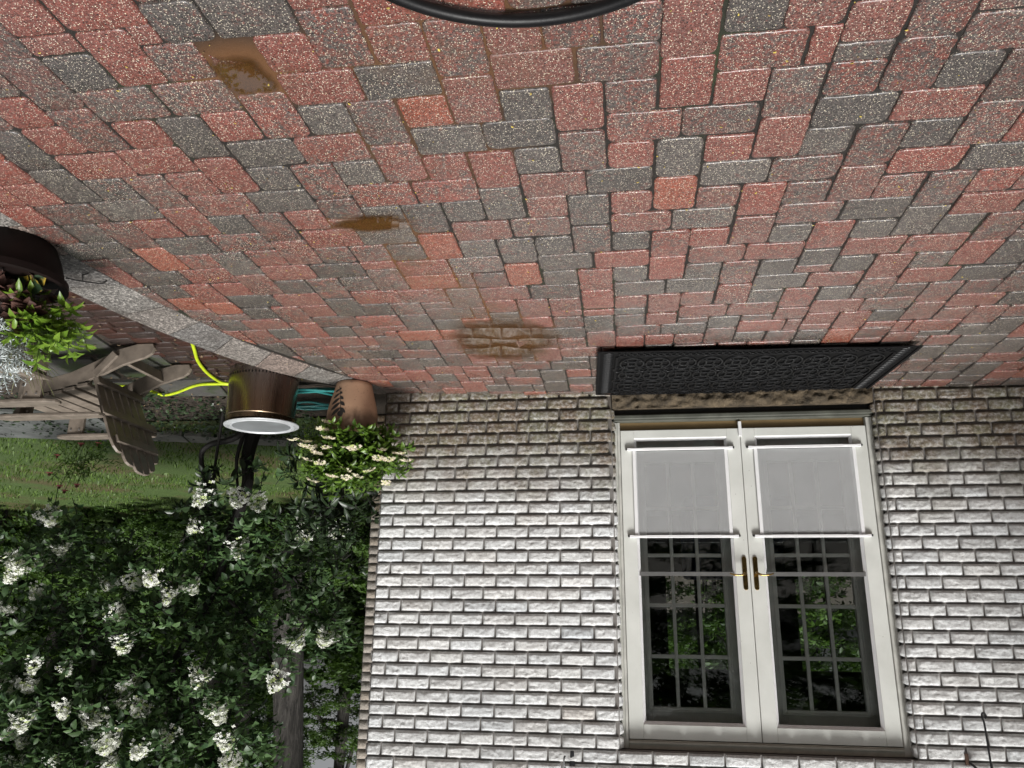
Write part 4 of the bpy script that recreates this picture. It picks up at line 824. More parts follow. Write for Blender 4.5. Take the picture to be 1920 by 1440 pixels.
# ================================================================== DOOR MAT
def door_mat():
    g = NT('black_rubber'); M = g.done(g.bsdf((.007, .0072, .008), .40, 0, g.bump(g.noise(90, 3), .2, .002), Specular_IOR_Level=.35))
    o = empty('door_mat', (-1.548, -.985, .076), R(180-2.9), label='long black rubber door mat with ornate openwork scrolls below the white doors', cat='door mat')
    Lx, Ly = 1.79, .945     # local x runs along the wall, local -y toward the wall
    sl = lambda x: .006*math.sin(x*5.1)+.003*math.sin(x*13)
    o.rotation_euler.x = R(0.6)
    mb = MB()
    def strip(x0, x1, y0, y1, z0, z1):
        n = max(2, int(max(x1-x0, .01)/.05)); 
        vs = []; fs = []
        for i in range(n+1):
            x = x0+(x1-x0)*i/n; w = sl(x)*.5
            for y, z in ((y0, z0), (y1, z0), (y1, z1), (y0, z1)): vs.append((x, y, z+abs(w)))
        for i in range(n):
            for k in range(4): fs.append((i*4+k, i*4+(k+1) % 4, i*4+4+(k+1) % 4, i*4+4+k))
        fs += [(0, 1, 2, 3), (n*4+3, n*4+2, n*4+1, n*4)]; mb.add(vs, fs)
    for y0, y1 in ((-Ly, -Ly+.016), (-.016, 0), (-Ly+.085, -Ly+.102), (-.102, -.085)): strip(0 if y1 in (0, -Ly+.016) else .12, Lx if y1 in (0, -Ly+.016) else Lx-.12, y0, y1, .003, .0075)
    for x0, x1, a in ((0, .016, 0), (Lx-.016, Lx, 0), (.107, .120, .085), (Lx-.120, Lx-.107, .085)): strip(x0, x1, -Ly+.016+a*.99, -.016-a*.99, .003, .009)
    mb.build('frame', simple('matt_rubber', (.005, .005, .0055), .6, Specular_IOR_Level=.15), o)
    strip_ = MB().box(.01, Lx-.01, -Ly+.01, -.01, .0, .0025); strip_.build('backing', simple('mat_backing', (.006, .006, .006), .95, Specular_IOR_Level=.1), o)
    def ring(cx, cy, rx, ry, r, z, a0=0, a1=360, n=14, rot=0):
        full = (a1-a0) >= 360; P = []
        for k in range(n if full else n+1):
            a = R(a0+(a1-a0)*k/n); x, y = rx*math.cos(a), ry*math.sin(a)
            P.append((cx+x*math.cos(rot)-y*math.sin(rot), cy+x*math.sin(rot)+y*math.cos(rot), z))
        fb.tube(P, r, 5, closed=full)
    fb = MB(); nx, ny = 10, 3; x0, x1, y0, y1 = .13, Lx-.13, -Ly+.11, -.11; ux, uy = (x1-x0)/nx, (y1-y0)/ny
    for i in range(nx):
        for j in range(ny):
            cx, cy = x0+(i+.5)*ux, y0+(j+.5)*uy; z = .008
            ring(cx, cy, ux*.46, uy*.44, .0058, z); ring(cx, cy, ux*.17, uy*.17, .005, z, n=8)
            for s in (1, -1):
                ring(cx+s*ux*.27, cy, ux*.13, uy*.20, .0048, z+.001, 60 if s > 0 else 240, 300 if s > 0 else 480, 7)
                ring(cx, cy+s*uy*.28, ux*.2, uy*.12, .0048, z+.001, 150 if s > 0 else -30, 390 if s > 0 else 210, 7)
            ring(x0+i*ux, y0+j*uy, ux*.19, uy*.19, .005, z, n=8)
            fb.tube([(cx-ux*.5, cy-uy*.5, z), (cx-ux*.33, cy-uy*.33, z+.003), (cx-ux*.2, cy-uy*.2, z)], .003, 5)
            fb.tube([(cx+ux*.5, cy-uy*.5, z), (cx+ux*.33, cy-uy*.33, z+.003), (cx+ux*.2, cy-uy*.2, z)], .003, 5)
    fb.build('scrollwork', M, o, smooth=True)
    for yb in (-Ly+.053, -.053):
        fb = MB(); x = .14
        while x < Lx-.14: ring(x, yb, .016, .024, .0035, .008, n=8); x += .037
        fb.build('border_pattern', M, o, smooth=True)
    for xb in (.064, Lx-.064):
        fb = MB(); y = -Ly+.06
        while y < -.05: ring(xb, y, .030, .010, .0026, .005, n=9); ring(xb, y+.018, .010, .006, .002, .005, n=6); y += .036
        fb.build('border_pattern', M, o, smooth=True)
door_mat()

# ================================================================== BLACK HOOP AT THE NEAR EDGE
hp_ = [(-1.50+.575*math.cos(a*math.pi/48), -4.155+.575*math.sin(a*math.pi/48), .022+.012) for a in range(96)]
tag(MB().tube(hp_, .0175, 12, closed=True).build('metal_hoop', simple('black_powder_coat', (.005, .005, .0055), .42, var=.1, Specular_IOR_Level=.25), smooth=True), 'black round metal hoop lying on the wet pavers at the near edge', 'metal hoop')
# ================================================================== PLANTS
M_LF_HYD = leafmat('hydrangea_leaf', (.026, .062, .022), (.120, .205, .075), .42, .30)
M_LF_POT = leafmat('bright_leaf', (.038, .088, .013), (.165, .280, .035), .35, .30)
M_LF_LIME = leafmat('lime_leaf', (.090, .180, .018), (.270, .420, .050), .35, .35)
M_LF_DARK = leafmat('dark_leaf', (.012, .024, .010), (.035, .062, .022), .38, .12)
M_LF_WOOD = leafmat('woodland_leaf', (.014, .034, .009), (.100, .185, .030), .5, .35)
M_LF_SILV = leafmat('silver_leaf', (.40, .45, .44), (.72, .76, .76), .7, .15)
M_LF_BROWN = leafmat('copper_leaf', (.050, .025, .020), (.16, .085, .07), .4, .15)
g = NT('bark'); cb = g.coord((1, 1, .16)); n = g.noise(16, 5, .7, cb, .6)
M_BARK = g.done(g.bsdf(g.mix(g.ramp(n, [(.35, 0.), (.65, 1.)]), (.018, .016, .014), (.115, .105, .095)), .9, 0, g.bump(n, 1.0, .05)))
M_STEM = simple('dark_stem', (.012, .010, .009), .7, var=.4)
M_GSTEM = simple('green_stem', (.10, .15, .04), .6)
def petalmat(name, a, b, c2):
    g = NT(name); c = g.mix(g.attr('Rnd', 'Fac'), a, b); c = g.mix(g.math('GREATER_THAN', g.attr('Rnd', 'Fac'), .86), c, c2)
    p = g.bsdf(c, .55); t = g.n('ShaderNodeBsdfTranslucent'); g.set(t.inputs[0], c)
    m = g.n('ShaderNodeMixShader'); m.inputs[0].default_value = .3; g.t.links.new(p, m.inputs[1]); g.t.links.new(t.outputs[0], m.inputs[2]); return g.done(m.outputs[0])
M_PETAL = petalmat('white_petal', (.90, .90, .87), (.86, .88, .76), (.50, .60, .24))
M_PETAL2 = petalmat('cream_petal', (.80, .76, .58), (.78, .66, .55), (.55, .60, .22))
M_PETAL3 = petalmat('pink_petal', (.55, .16, .15), (.38, .08, .09), (.20, .05, .05))

def twigs(n_tw, sample, nodes, step, L, wr, spread=.5, updir=(0, 0, .35), seed=1, outward=None, pair=True):
    """leafy shoots: returns leaf arrays and stem polylines"""
    rg = np.random.default_rng(seed); P = []; D = []; N = []; LL = []; lines = []
    for t in range(n_tw):
        p, o = sample(rg); d = o*outward+rg.normal(size=3)*spread+np.array(updir) if outward else rg.normal(size=3)*spread+np.array(updir)
        d = d/np.linalg.norm(d); ln = [p.copy()]
        ph = rg.uniform(0, 6.28)
        for k in range(nodes):
            d = d+rg.normal(size=3)*.12+np.array([0, 0, .02]); d /= np.linalg.norm(d)
            p = p+d*step*rg.uniform(.7, 1.2); ln.append(p.copy())
            a = np.cross(d, [0, 0, 1.0]); a /= np.linalg.norm(a)+1e-6; b = np.cross(a, d)
            an = ph+k*1.571; q = a*math.cos(an)+b*math.sin(an)
            for s in ((1, -1) if pair else (1,)):
                dd = s*q*[1, 1, .6]+d*.5+np.array([0, 0, -.12])+rg.normal(size=3)*.14
                nn = np.array([0, 0, 1.25])+d*.2+rg.normal(size=3)*.26+o*.35
                P.append(p.copy()); D.append(dd); N.append(nn); LL.append(L*rg.uniform(.65, 1.15)*(1-.3*k/nodes))
        P.append(p.copy()); D.append(d); N.append(np.array([0, 0, 1.0])+rg.normal(size=3)*.3); LL.append(L*.6)
        lines.append(ln)
    return np.array(P), np.array(D), np.array(N), np.array(LL), lines
def stems_mesh(name, lines, r, mat, parent):
    mb = MB()
    for ln in lines: mb.tube(ln, [r]*(len(ln)-1)+[r*.5], 4, cap=False)
    return mb.build(name, mat, parent)
def ellips_sampler(blobs, shell=.55):
    w = np.array([b[3]**2 for b in blobs]); w = w/w.sum()
    def f(rg):
        b = blobs[rg.choice(len(blobs), p=w)]; v = rg.normal(size=3); v /= np.linalg.norm(v)
        rr = b[3]*(shell+(1-shell)*rg.random()**.6); return np.array(b[:3])+v*rr*np.array([1, .8, 1]), v
    return f
def floret_head(name, mat, n, shape, size, seed):
    """a truss of little four-petalled florets; shape 'cone' or 'dome'"""
    rg = np.random.default_rng(seed); V = []; F = []; Rn = []
    for k in range(n):
        if shape == 'cone':
            h = rg.random()**.8; r = (1-h*.75)*.5*(.60+.50*rg.random()); a = rg.uniform(0, 6.28)
            c = np.array([r*math.cos(a), r*math.sin(a), (h-.35)*1.25]); nn = np.array([math.cos(a), math.sin(a), .6])
        else:
            r = .5*math.sqrt(rg.random()); a = rg.uniform(0, 6.28); c = np.array([r*math.cos(a), r*math.sin(a), .22*(1-4*r*r*.7)+rg.uniform(-.05, .05)]); nn = np.array([c[0], c[1], 1.0])
        nn = nn+rg.normal(size=3)*.45; nn /= np.linalg.norm(nn); t = np.cross(nn, rg.normal(size=3)); t /= np.linalg.norm(t); b = np.cross(nn, t)
        s = size*rg.uniform(.7, 1.2); rv = rg.random()
        for q in range(4):
            an = q*1.571; u = t*math.cos(an)+b*math.sin(an); w = -t*math.sin(an)+b*math.cos(an); i = len(V)
            V += [c, c+u*s*.6+w*s*.36+nn*s*.1, c+u*s, c+u*s*.6-w*s*.36+nn*s*.1]; F += [(i, i+1, i+2, i+3)]; Rn += [rv]*4
    me = npmesh(name, np.array(V), np.array(F), mat, attrs={'Rnd': np.array(Rn)}); return me
# ---- panicle hydrangea behind the fire pit
BB = [(3.99, 1.9, 1.1, .31), (3.09, 1.9, 1.4, .46), (3.81, 1.7, 1.79, .45), (3.34, 1.8, 2.07, .54), (3.64, 1.7, 2.61, .57), (2.84, 1.8, 2.55, .62), (2.39, 1.8, 1.68, .54), (2.05, 1.8, 2.36, .46), (1.97, 1.9, 1.25, .45),
      (2.03, 1.9, .78, .26), (2.35, 1.9, .88, .26), (1.66, 2.2, 1.53, .41), (1.53, 2.3, 1.08, .42), (1.25, 2.3, 1.62, .30), (1.60, 2.0, 1.86, .30), (1.8, 1.9, 2.75, .30), (3.97, 2.1, .77, .2), (2.5, 1.9, 3.1, .6), (3.5, 1.9, 3.2, .7)]
BL = [(3.63, 1.63, .94), (3.79, 1.62, 1.07), (3.73, 1.18, 1.08), (3.68, 1.19, 1.17), (3.73, 1.57, 1.35), (3.0, 1.52, 1.27), (2.75, 1.48, 1.26), (2.44, 1.3, 1.25), (2.35, 1.45, 1.37), (2.16, 1.45, 1.3), (2.18, 1.44, .79), (1.64, 1.23, .98), (2.09, 1.36, .5), (1.57, 1.35, .58), (1.83, 1.51, .52), (1.23, 1.65, .84), (1.17, 1.62, .74), (.82, 1.42, .81), (2.77, 1.37, 1.54), (2.61, 1.28, 1.77), (3.34, 1.17, 1.96), (3.03, 1.16, 1.98), (3.72, 1.38, 2.13), (3.47, 1.31, 2.12), (3.89, 1.34, 1.51), (2.7, 1.6, 2.13), (1.94, 1.41, 2.03), (1.14, 1.43, 1.74), (.8, 1.27, 1.71), (1.15, 1.16, 2.05), (3.1, 1.31, 2.31), (3.4, 1.22, 2.4), (2.88, 1.4, 2.4), (2.79, 1.65, 2.27), (2.51, 1.49, 2.33), (1.68, 1.24, 2.29), (3.82, 1.6, 2.57), (3.6, 1.55, 2.62), (3.28, 1.52, 2.75), (2.81, 1.6, 2.55), (2.23, 1.53, 2.53), (1.72, 1.54, 2.56), (2.36, 1.33, 2.63), (2.82, 1.64, 2.77), (3.7, 1.63, 2.81), (1.51, 1.23, 2.68), (3.73, 1.53, .67), (2.85, 1.51, 2.59)]
def hydrangea():
    o = empty('hydrangea', (2.0, 2.0, LOW), label='tall hydrangea with many white flower heads leaning over the lawn behind the fire pit', cat='shrub')
    inv = Matrix.Translation((-2.0, -2.0, -LOW))
    def att(c): c.parent = o; c.matrix_parent_inverse = inv; return c
    P, D, N, L, lines = twigs(1000, ellips_sampler(BB, .30), 5, .056, .105, .56, .55, (0, -.05, .25), seed=21, outward=.7)
    # leaves just below each flower head
    rg = np.random.default_rng(5)
    def fs(rg_):
        b = BL[rg_.integers(len(BL))]; return np.array(b)+rg_.normal(size=3)*[.09, .05, .07]+[0, .08, -.16], np.array([0, -.6, .4])
    P2, D2, N2, L2, lines2 = twigs(170, fs, 4, .05, .115, .56, .6, (0, -.1, .4), seed=22, outward=.3)
    P = np.concatenate([P, P2]); D = np.concatenate([D, D2]); N = np.concatenate([N, N2]); L = np.concatenate([L, L2])
    keep = ~((P[:, 0] < .80) & (P[:, 1] > 1.85)); P, D, N, L = P[keep], D[keep], N[keep], L[keep]
    att(leaf_mesh('foliage', P, D, N, L, .66, M_LF_HYD))
    mb = MB()
    for ln in lines+lines2: mb.tube(ln, .0035, 4, cap=False)
    rnd = random.Random(4)
    # dark crooked stems rising behind the fire pit
    for pts, r0 in (([(1.93, 1.98, LOW-.02), (1.95, 1.85, .05), (1.86, 1.72, .40), (2.0, 1.75, .85), (2.1, 1.8, 1.3), (2.4, 1.8, 1.9)], .075), ([(1.95, 1.9, LOW), (2.02, 1.72, -.1), (2.28, 1.7, -.02), (2.36, 1.72, .10), (2.24, 1.7, .45), (2.18, 1.72, .82), (2.3, 1.8, 1.2), (3.1, 1.8, 1.7)], .035),
                    ([(1.98, 1.9, LOW), (2.02, 1.78, .05), (2.0, 1.8, .35), (1.92, 1.8, .62)], .024), ([(2.1, 1.8, 1.3), (1.7, 1.9, 1.7), (1.5, 2.0, 2.1)], .02), ([(2.0, 1.75, .85), (1.6, 2.1, 1.1), (1.3, 2.3, 1.5)], .018),
                    ([(2.4, 1.8, 1.9), (2.8, 1.8, 2.4), (3.2, 1.8, 2.9)], .028), ([(3.1, 1.8, 1.7), (3.6, 1.75, 2.1), (3.7, 1.7, 2.6)], .02), ([(3.1, 1.8, 1.7), (3.7, 1.8, 1.6)], .014), ([(2.3, 1.8, 1.2), (3.0, 1.85, 1.2), (3.8, 1.85, 1.1)], .014), ([(2.4, 1.8, 1.9), (2.1, 1.8, 2.5), (1.9, 1.8, 2.9)], .018)):
        sp = spline(pts, 6); n = len(sp); mb.tube(sp, [r0*(1-.65*i/n) for i in range(n)], 8)
    for b in BL:
        q = Vector(b); mb.tube([q, q+Vector((rnd.uniform(-.03, .03), .06, -.12)), q+Vector((rnd.uniform(-.08, .08), .16, -.30))], .0035, 4, cap=False)
    att(mb.build('stems', M_STEM))
    vs = [floret_head('flower_head', M_PETAL, n, 'cone', .090, 30+k) for k, n in enumerate((150, 110, 190, 130))]
    for v in vs: COL.objects.unlink(v)
    for k, b in enumerate(BL):
        c = bpy.data.objects.new('flower_head', vs[rnd.randrange(4)].data); COL.objects.link(c); c.location = b
        s = rnd.uniform(.17, .26); c.scale = (s*rnd.uniform(.9, 1.2), s, s*rnd.uniform(.50, .72)); c.rotation_euler = (rnd.uniform(-.2, .9), rnd.uniform(-.8, .8), rnd.uniform(0, 6)); att(c)
    for v in vs: bpy.data.objects.remove(v)
hydrangea()
# dark glossy foliage near the stems
def whorl_shrub(name, loc, blobs, n, L, wr, mat, label, cat, seed, nodes=3, step=.05, shell=.4, spread=.5, up=.3, **kw):
    o = empty(name, loc, label=label, cat=cat, **kw); P, D, N, LL, lines = twigs(n, ellips_sampler(blobs, shell), nodes, step, L, wr, spread, (0, 0, up), seed=seed, outward=.6)
    leaf_mesh('foliage', P, D, N, LL, wr, mat, o); stems_mesh('stems', lines, .0035, M_STEM, o)
    return o
b_ = whorl_shrub('laurel_bush', (2.12, 1.5, LOW), [(0, .1, .72, .12), (.02, .1, .90, .13), (.12, .1, 1.02, .14), (-.05, .15, .50, .10)], 26, .125, .50, M_LF_DARK, 'dark broad-leaved laurel shoots in front of the crooked stems behind the fire pit', 'shrub', 41, 4, .06)
MB().tube(spline([(0, .1, 0), (.03, .12, .5), (.02, .1, 1.0)], 5), .014, 6).build('stem', M_STEM, b_)
b_ = whorl_shrub('rhododendron', (.60, .75, LOW), [(.0, .1, 1.02, .24), (-.08, -.05, 1.12, .18), (.22, .15, 1.06, .18), (.42, .4, 1.25, .22), (.2, .5, 1.5, .2), (.3, .3, .7, .25)], 110, .135, .36, M_LF_DARK, 'dark rhododendron with long drooping leaves behind the potted shrub by the house corner', 'shrub', 42, 3, .035, .5, .4, .1)
for q in ([(0, .1, 0), (.0, .1, .6), (-.03, .05, 1.0)], [(.05, .15, 0), (.2, .3, .7), (.4, .4, 1.2)]): MB().tube(spline(q, 4), .012, 6).build('stem', M_STEM, b_)

# ---- potted shrub by the house corner
def clay_pot(loc):
    g = NT('buff_clay'); co = g.coord(); z = g.sep(co)[2]
    c = g.mix(g.noise(8, 5, .6, co), (.34, .20, .125), (.47, .30, .19))
    c = g.mix(g.ramp(g.math('ADD', z, g.math('MULTIPLY', g.noise(9, 4, .6, co), .10)), [(.25, 0), (.31, .85)]), c, (.13, .075, .045))
    c = g.mix(g.math('MULTIPLY', g.ramp(g.noise(70, 3, .5, co), [(.62, 0), (.7, .6)]), 1.0), c, (.16, .09, .06))
    M = g.done(g.bsdf(c, .6, 0, g.bump(g.noise(60, 4), .15, .002)))
    o = empty('clay_pot', loc, label='buff clay pot painted with a dark leafy sprig at the house corner', cat='plant pot')
    prof = [(.115, 0), (.122, .006), (.126, .03), (.142, .09), (.160, .16), (.170, .215), (.172, .26), (.166, .30), (.155, .335), (.163, .35), (.163, .365), (.148, .365), (.140, .33)]
    MB().lathe(prof, 48).build('pot_body', M, o, smooth=True)
    MB().lathe([(.001, .33), (.142, .332)], 24, cap=False).build('soil', M_SOIL, o)
    def rad(z): return float(np.interp(z, [p[1] for p in prof[:9]], [p[0] for p in prof[:9]]))+.0015
    mb = MB()
    def on(a, z, d=0): r = rad(z)+d; return (r*math.sin(a), -r*math.cos(a), z)
    def lf(a0, z0, a1, z1, w):
        n = 7; vs = []; fs = []
        for i in range(n+1):
            t = i/n; a = a0+(a1-a0)*t; z = z0+(z1-z0)*t; hw = w*math.sin(math.pi*min(1, t*1.02))**.7*.5
            dx, dz = (a1-a0)*.15, (z1-z0); l = math.hypot(dx, dz); na, nz = -dz/l/.15, dx/l
            vs += [on(a+na*hw, z+nz*hw), on(a-na*hw, z-nz*hw)]
        for i in range(n): fs.append((2*i, 2*i+1, 2*i+3, 2*i+2))
        mb.add(vs, fs)
    A = .30   # motif faces the camera, slightly to its left
    for i in range(12):
        t0, t1 = i/12, (i+1)/12; f = lambda t: (A-.16+.30*t*t+.05*t, .235-.19*t)
        a0, z0 = f(t0); a1, z1 = f(t1); d = .0022; mb.add([on(a0-.014, z0), on(a0+.014, z0), on(a1+.014, z1), on(a1-.014, z1)], [(0, 1, 2, 3)])
    for k, (t, s, l) in enumerate([(.14, 1, .95), (.14, -1, .8), (.34, 1, 1), (.38, -1, .8), (.52, 1, .95), (.58, -1, .7), (.70, 1, .8), (.76, -1, .6), (.86, 1, .6), (.90, -1, .5)]):
        a0, z0 = A-.16+.30*t*t+.05*t, .235-.19*t; lf(a0, z0, a0+(.44 if s > 0 else -.30)*l+.02, z0+(.055 if s > 0 else .052)*l-.012*k*.2, .020*l+.006)
    pts = [(A-.16+.13*math.cos(q*.628)*1.0, .250+.020*math.sin(q*.628)) for q in range(10)]
    n = len(pts); mb.add([on(a, z) for a, z in pts]+[on(A-.16, .250)], [(i, (i+1) % n, n) for i in range(n)])
    mb.build('painted_sprig', simple('sprig_paint', (.018, .016, .014), .6), o)
    return o
clay_pot((.150, -.262, gz(0, -.26)+.003))
FL = [(.496, -.358, .432), (.404, -.344, .44), (.417, -.352, .471), (.386, -.265, .466), (.324, -.35, .521), (.409, -.284, .555), (.281, -.379, .599), (.255, -.35, .315), (.273, -.40, .375), (.219, -.42, .437), (.225, -.43, .508), (.083, -.42, .503), (.032, -.43, .514), (-.135, -.353, .512), (-.128, -.406, .581), (-.197, -.385, .584), (-.238, -.31, .526), (-.322, -.417, .598), (.366, -.268, .692), (.183, -.396, .689), (.135, -.268, .629), (.085, -.388, .703), (.056, -.259, .667), (-.038, -.309, .639), (-.17, -.349, .735)]
def potted_shrub():
    o = empty('flowering_shrub', (.15, -.262, .30), label='bright green shrub with flat cream flower clusters growing in the painted clay pot', cat='potted plant')
    inv = Matrix.Translation((-.15, .262, -.30))
    def att(c): c.parent = o; c.matrix_parent_inverse = inv; return c
    bl = [(.15, -.27, .43, .12), (.31, -.28, .45, .10), (.0, -.28, .45, .10), (-.11, -.28, .50, .08), (.15, -.28, .54, .11), (.36, -.27, .52, .07), (.02, -.26, .58, .07), (.18, -.34, .40, .07), (.05, -.33, .40, .06), (.25, -.28, .62, .05)]
    P, D, N, L, lines = twigs(320, ellips_sampler(bl, .35), 4, .030, .075, .50, .5, (0, 0, .50), seed=51, outward=.6)
    att(leaf_mesh('foliage', P, D, N, L, .50, M_LF_POT))
    mb = MB()
    for ln in lines: mb.tube(ln, .002, 4, cap=False)
    base = Vector((.15, -.262, .33)); rnd = random.Random(9)
    for f in FL:
        q = Vector(f); q.y -= .08; m = base.lerp(q, .5)+Vector((0, .03, .03)); mb.tube(spline([base+Vector((rnd.uniform(-.05, .05), rnd.uniform(-.04, .04), -.04)), m, q], 4), .0022, 4, cap=False)
    att(mb.build('stems', M_GSTEM))
    vs = [floret_head('flower_head', M_PETAL2, n, 'dome', .12, 60+k) for k, n in enumerate((55, 70, 44))]
    for v in vs: COL.objects.unlink(v)
    for f in FL:
        c = bpy.data.objects.new('flower_head', vs[rnd.randrange(3)].data); COL.objects.link(c); c.location = (f[0]*.97, f[1]-.09, f[2]*.985)
        s = rnd.uniform(.062, .09); c.scale = (s*rnd.uniform(.9, 1.25), s, s*.8); c.rotation_euler = (rnd.uniform(-.1, .35), rnd.uniform(-.3, .3), rnd.uniform(0, 6)); att(c)
    for v in vs: bpy.data.objects.remove(v)
potted_shrub()

# ---- dark pot with mixed plants on the near rim of the patio
BP = Vector((.93, -2.50, .0))
o = empty('large_pot', BP, label='large dark terracotta pot with a fluted rim on the patio edge at the near corner', cat='plant pot')
M_TERRA = simple('shaded_dark_terracotta', (.006, .0026, .002), .65, var=.35, Specular_IOR_Level=.2, scale=7)  # dark clay taken near black, the pot's shade painted into it
MB().lathe([(.165, .0), (.172, .008), (.195, .06), (.215, .12), (.222, .152), (.238, .157), (.242, .188), (.226, .192), (.216, .17)], 56).build('pot_body', M_TERRA, o, smooth=True)
MB().lathe([(.001, .16), (.222, .168)], 24, cap=False).build('soil', M_SOIL, o)
def planter_plants():
    def att_to(o):
        inv = Matrix.Translation(-o.location)
        def f(c): c.parent = o; c.matrix_parent_inverse = inv; return c
        return f
    # lime green trailing shoots
    o = empty('lime_shoots', BP+Vector((0, 0, .28)), label='lime green leafy shoots spilling from the large dark pot', cat='plant'); att = att_to(o)
    bl = [(.82, -2.45, .22, .05), (.75, -2.45, .26, .05), (.70, -2.45, .31, .05), (.62, -2.46, .36, .04), (.78, -2.47, .36, .05), (.75, -2.47, .44, .04), (.62, -2.46, .42, .03), (.80, -2.46, .30, .05)]
    P, D, N, L, lines = twigs(36, ellips_sampler(bl, .2), 5, .027, .078, .42, .30, (-.10, -.10, .70), seed=71, outward=.25)
    att(leaf_mesh('foliage', P, D, N, L, .42, M_LF_LIME)); att(stems_mesh('stems', lines, .0018, M_GSTEM, None))
    # dusty miller
    o = empty('dusty_miller', BP+Vector((.02, .03, .28)), label='frosty white dusty miller beside the lime green shoots', cat='plant'); att = att_to(o)
    bl = [(.90, -2.46, .43, .06), (.95, -2.46, .47, .07), (.86, -2.46, .50, .05), (.93, -2.5, .38, .06), (.92, -2.44, .56, .06), (.98, -2.46, .60, .06)]
    P, D, N, L, lines = twigs(120, ellips_sampler(bl, .3), 6, .014, .030, .22, .5, (0, 0, .5), seed=72, outward=.5)
    att(leaf_mesh('foliage', P, D, N, L, .22, M_LF_SILV)); att(stems_mesh('stems', lines, .0015, M_LF_SILV, None))
    # copper heuchera and wispy grass
    o = empty('copper_foliage', BP+Vector((.04, -.05, .28)), label='dark copper leaves crowding the rim of the large dark pot', cat='plant'); att = att_to(o)
    bl = [(.94, -2.52, .22, .09), (.88, -2.48, .27, .08), (1.0, -2.56, .18, .08), (.96, -2.54, .30, .09), (.90, -2.46, .35, .06), (.84, -2.46, .18, .05)]
    P, D, N, L, lines = twigs(70, ellips_sampler(bl, .3), 3, .03, .065, .85, .6, (0, 0, .3), seed=73, outward=.6)
    att(leaf_mesh('foliage', P, D, N, L, .85, M_LF_BROWN)); att(stems_mesh('stems', lines, .0018, M_STEM, None))
    mb = MB(); rnd = random.Random(6)
    o = empty('wispy_grass', BP+Vector((0, .06, .28)), label='thin arching grass stalks rising from the large dark pot across the chair arm', cat='plant'); att = att_to(o)
    for k in range(42):
        a = Vector((rnd.uniform(.84, 1.02), rnd.uniform(-2.5, -2.42), .17)); e = Vector((rnd.uniform(.66, 1.06), rnd.uniform(-2.5, -2.3), rnd.uniform(.52, .66)))
        mb.tube(spline([a, a.lerp(e, .5)+Vector((0, 0, .06)), e], 5), [.0011]*10+[.0006], 3, cap=False)
    att(mb.build('grass_blade', simple('dry_grass_blade', (.16, .17, .07), .6)))
    o = empty('variegated_sprig', BP+Vector((-.08, -.1, .18)), label='small variegated green sprig hanging down in front of the large dark pot', cat='plant'); att = att_to(o)
    sp = spline([(.94, -2.60, .30), (.93, -2.72, .24), (.94, -2.78, .14), (.955, -2.80, .06)], 5)
    mb = MB().tube(sp, .0022, 5); P = []; D = []; N = []; 
    for i, p in enumerate(sp[3:]):
        for s in (1, -1): P.append(p); D.append((s*.7, -.15, -.55)); N.append((0, -1, .4))
    P += [(.99, -2.72, .16)]*3; D += [(.3, -.2, -.6), (-.4, -.2, -.5), (0, -.3, .6)]; N += [(0, -1, .3)]*3
    att(leaf_mesh('foliage', np.array([tuple(p) for p in P]), np.array(D, float), np.array(N, float), np.full(len(P), .042), .5, M_LF_POT)); att(mb.build('stems', M_GSTEM))
    o = empty('begonia_leaf', BP+Vector((-.2, .1, .25)), label='broad dark leaf with a yellow blotched edge over the rim of the large dark pot', cat='plant'); att = att_to(o)
    g = NT('blotched_leaf'); c = g.mix(g.ramp(g.noise(16, 3), [(.45, 0.), (.55, 1.)]), (.02, .04, .018), (.35, .24, .03)); mt = g.done(g.bsdf(c, .4))
    P = np.array([(.80, -2.50, .20), (.80, -2.50, .20), (.84, -2.50, .19)]); D = np.array([(-.8, -.3, -.25), (-.5, -.2, .3), (-.2, -.5, -.5)]); N = np.array([(-.2, -1., .5), (0, -1., .5), (0, -1., .5)])
    att(leaf_mesh('blade', P, D, N, np.array([.085, .08, .07]), .95, mt)); att(MB().tube([(.88, -2.5, .28), (.84, -2.5, .25), (.80, -2.50, .20)], .002, 5).build('stalk', M_STEM))
planter_plants()
# spent seed stalk lying on the edging
tag(MB().tube(spline([(.93, -2.16, .012), (.86, -2.13, .02), (.80, -2.08, .012), (.76, -2.1, .01)], 5), .0035, 5).tube([(.86, -2.13, .02), (.83, -2.18, .012), (.78, -2.2, .012)], .003, 5).build('dead_twig', M_STEM), 'withered dark twig lying on the edging stones beside the large pot', 'twig')

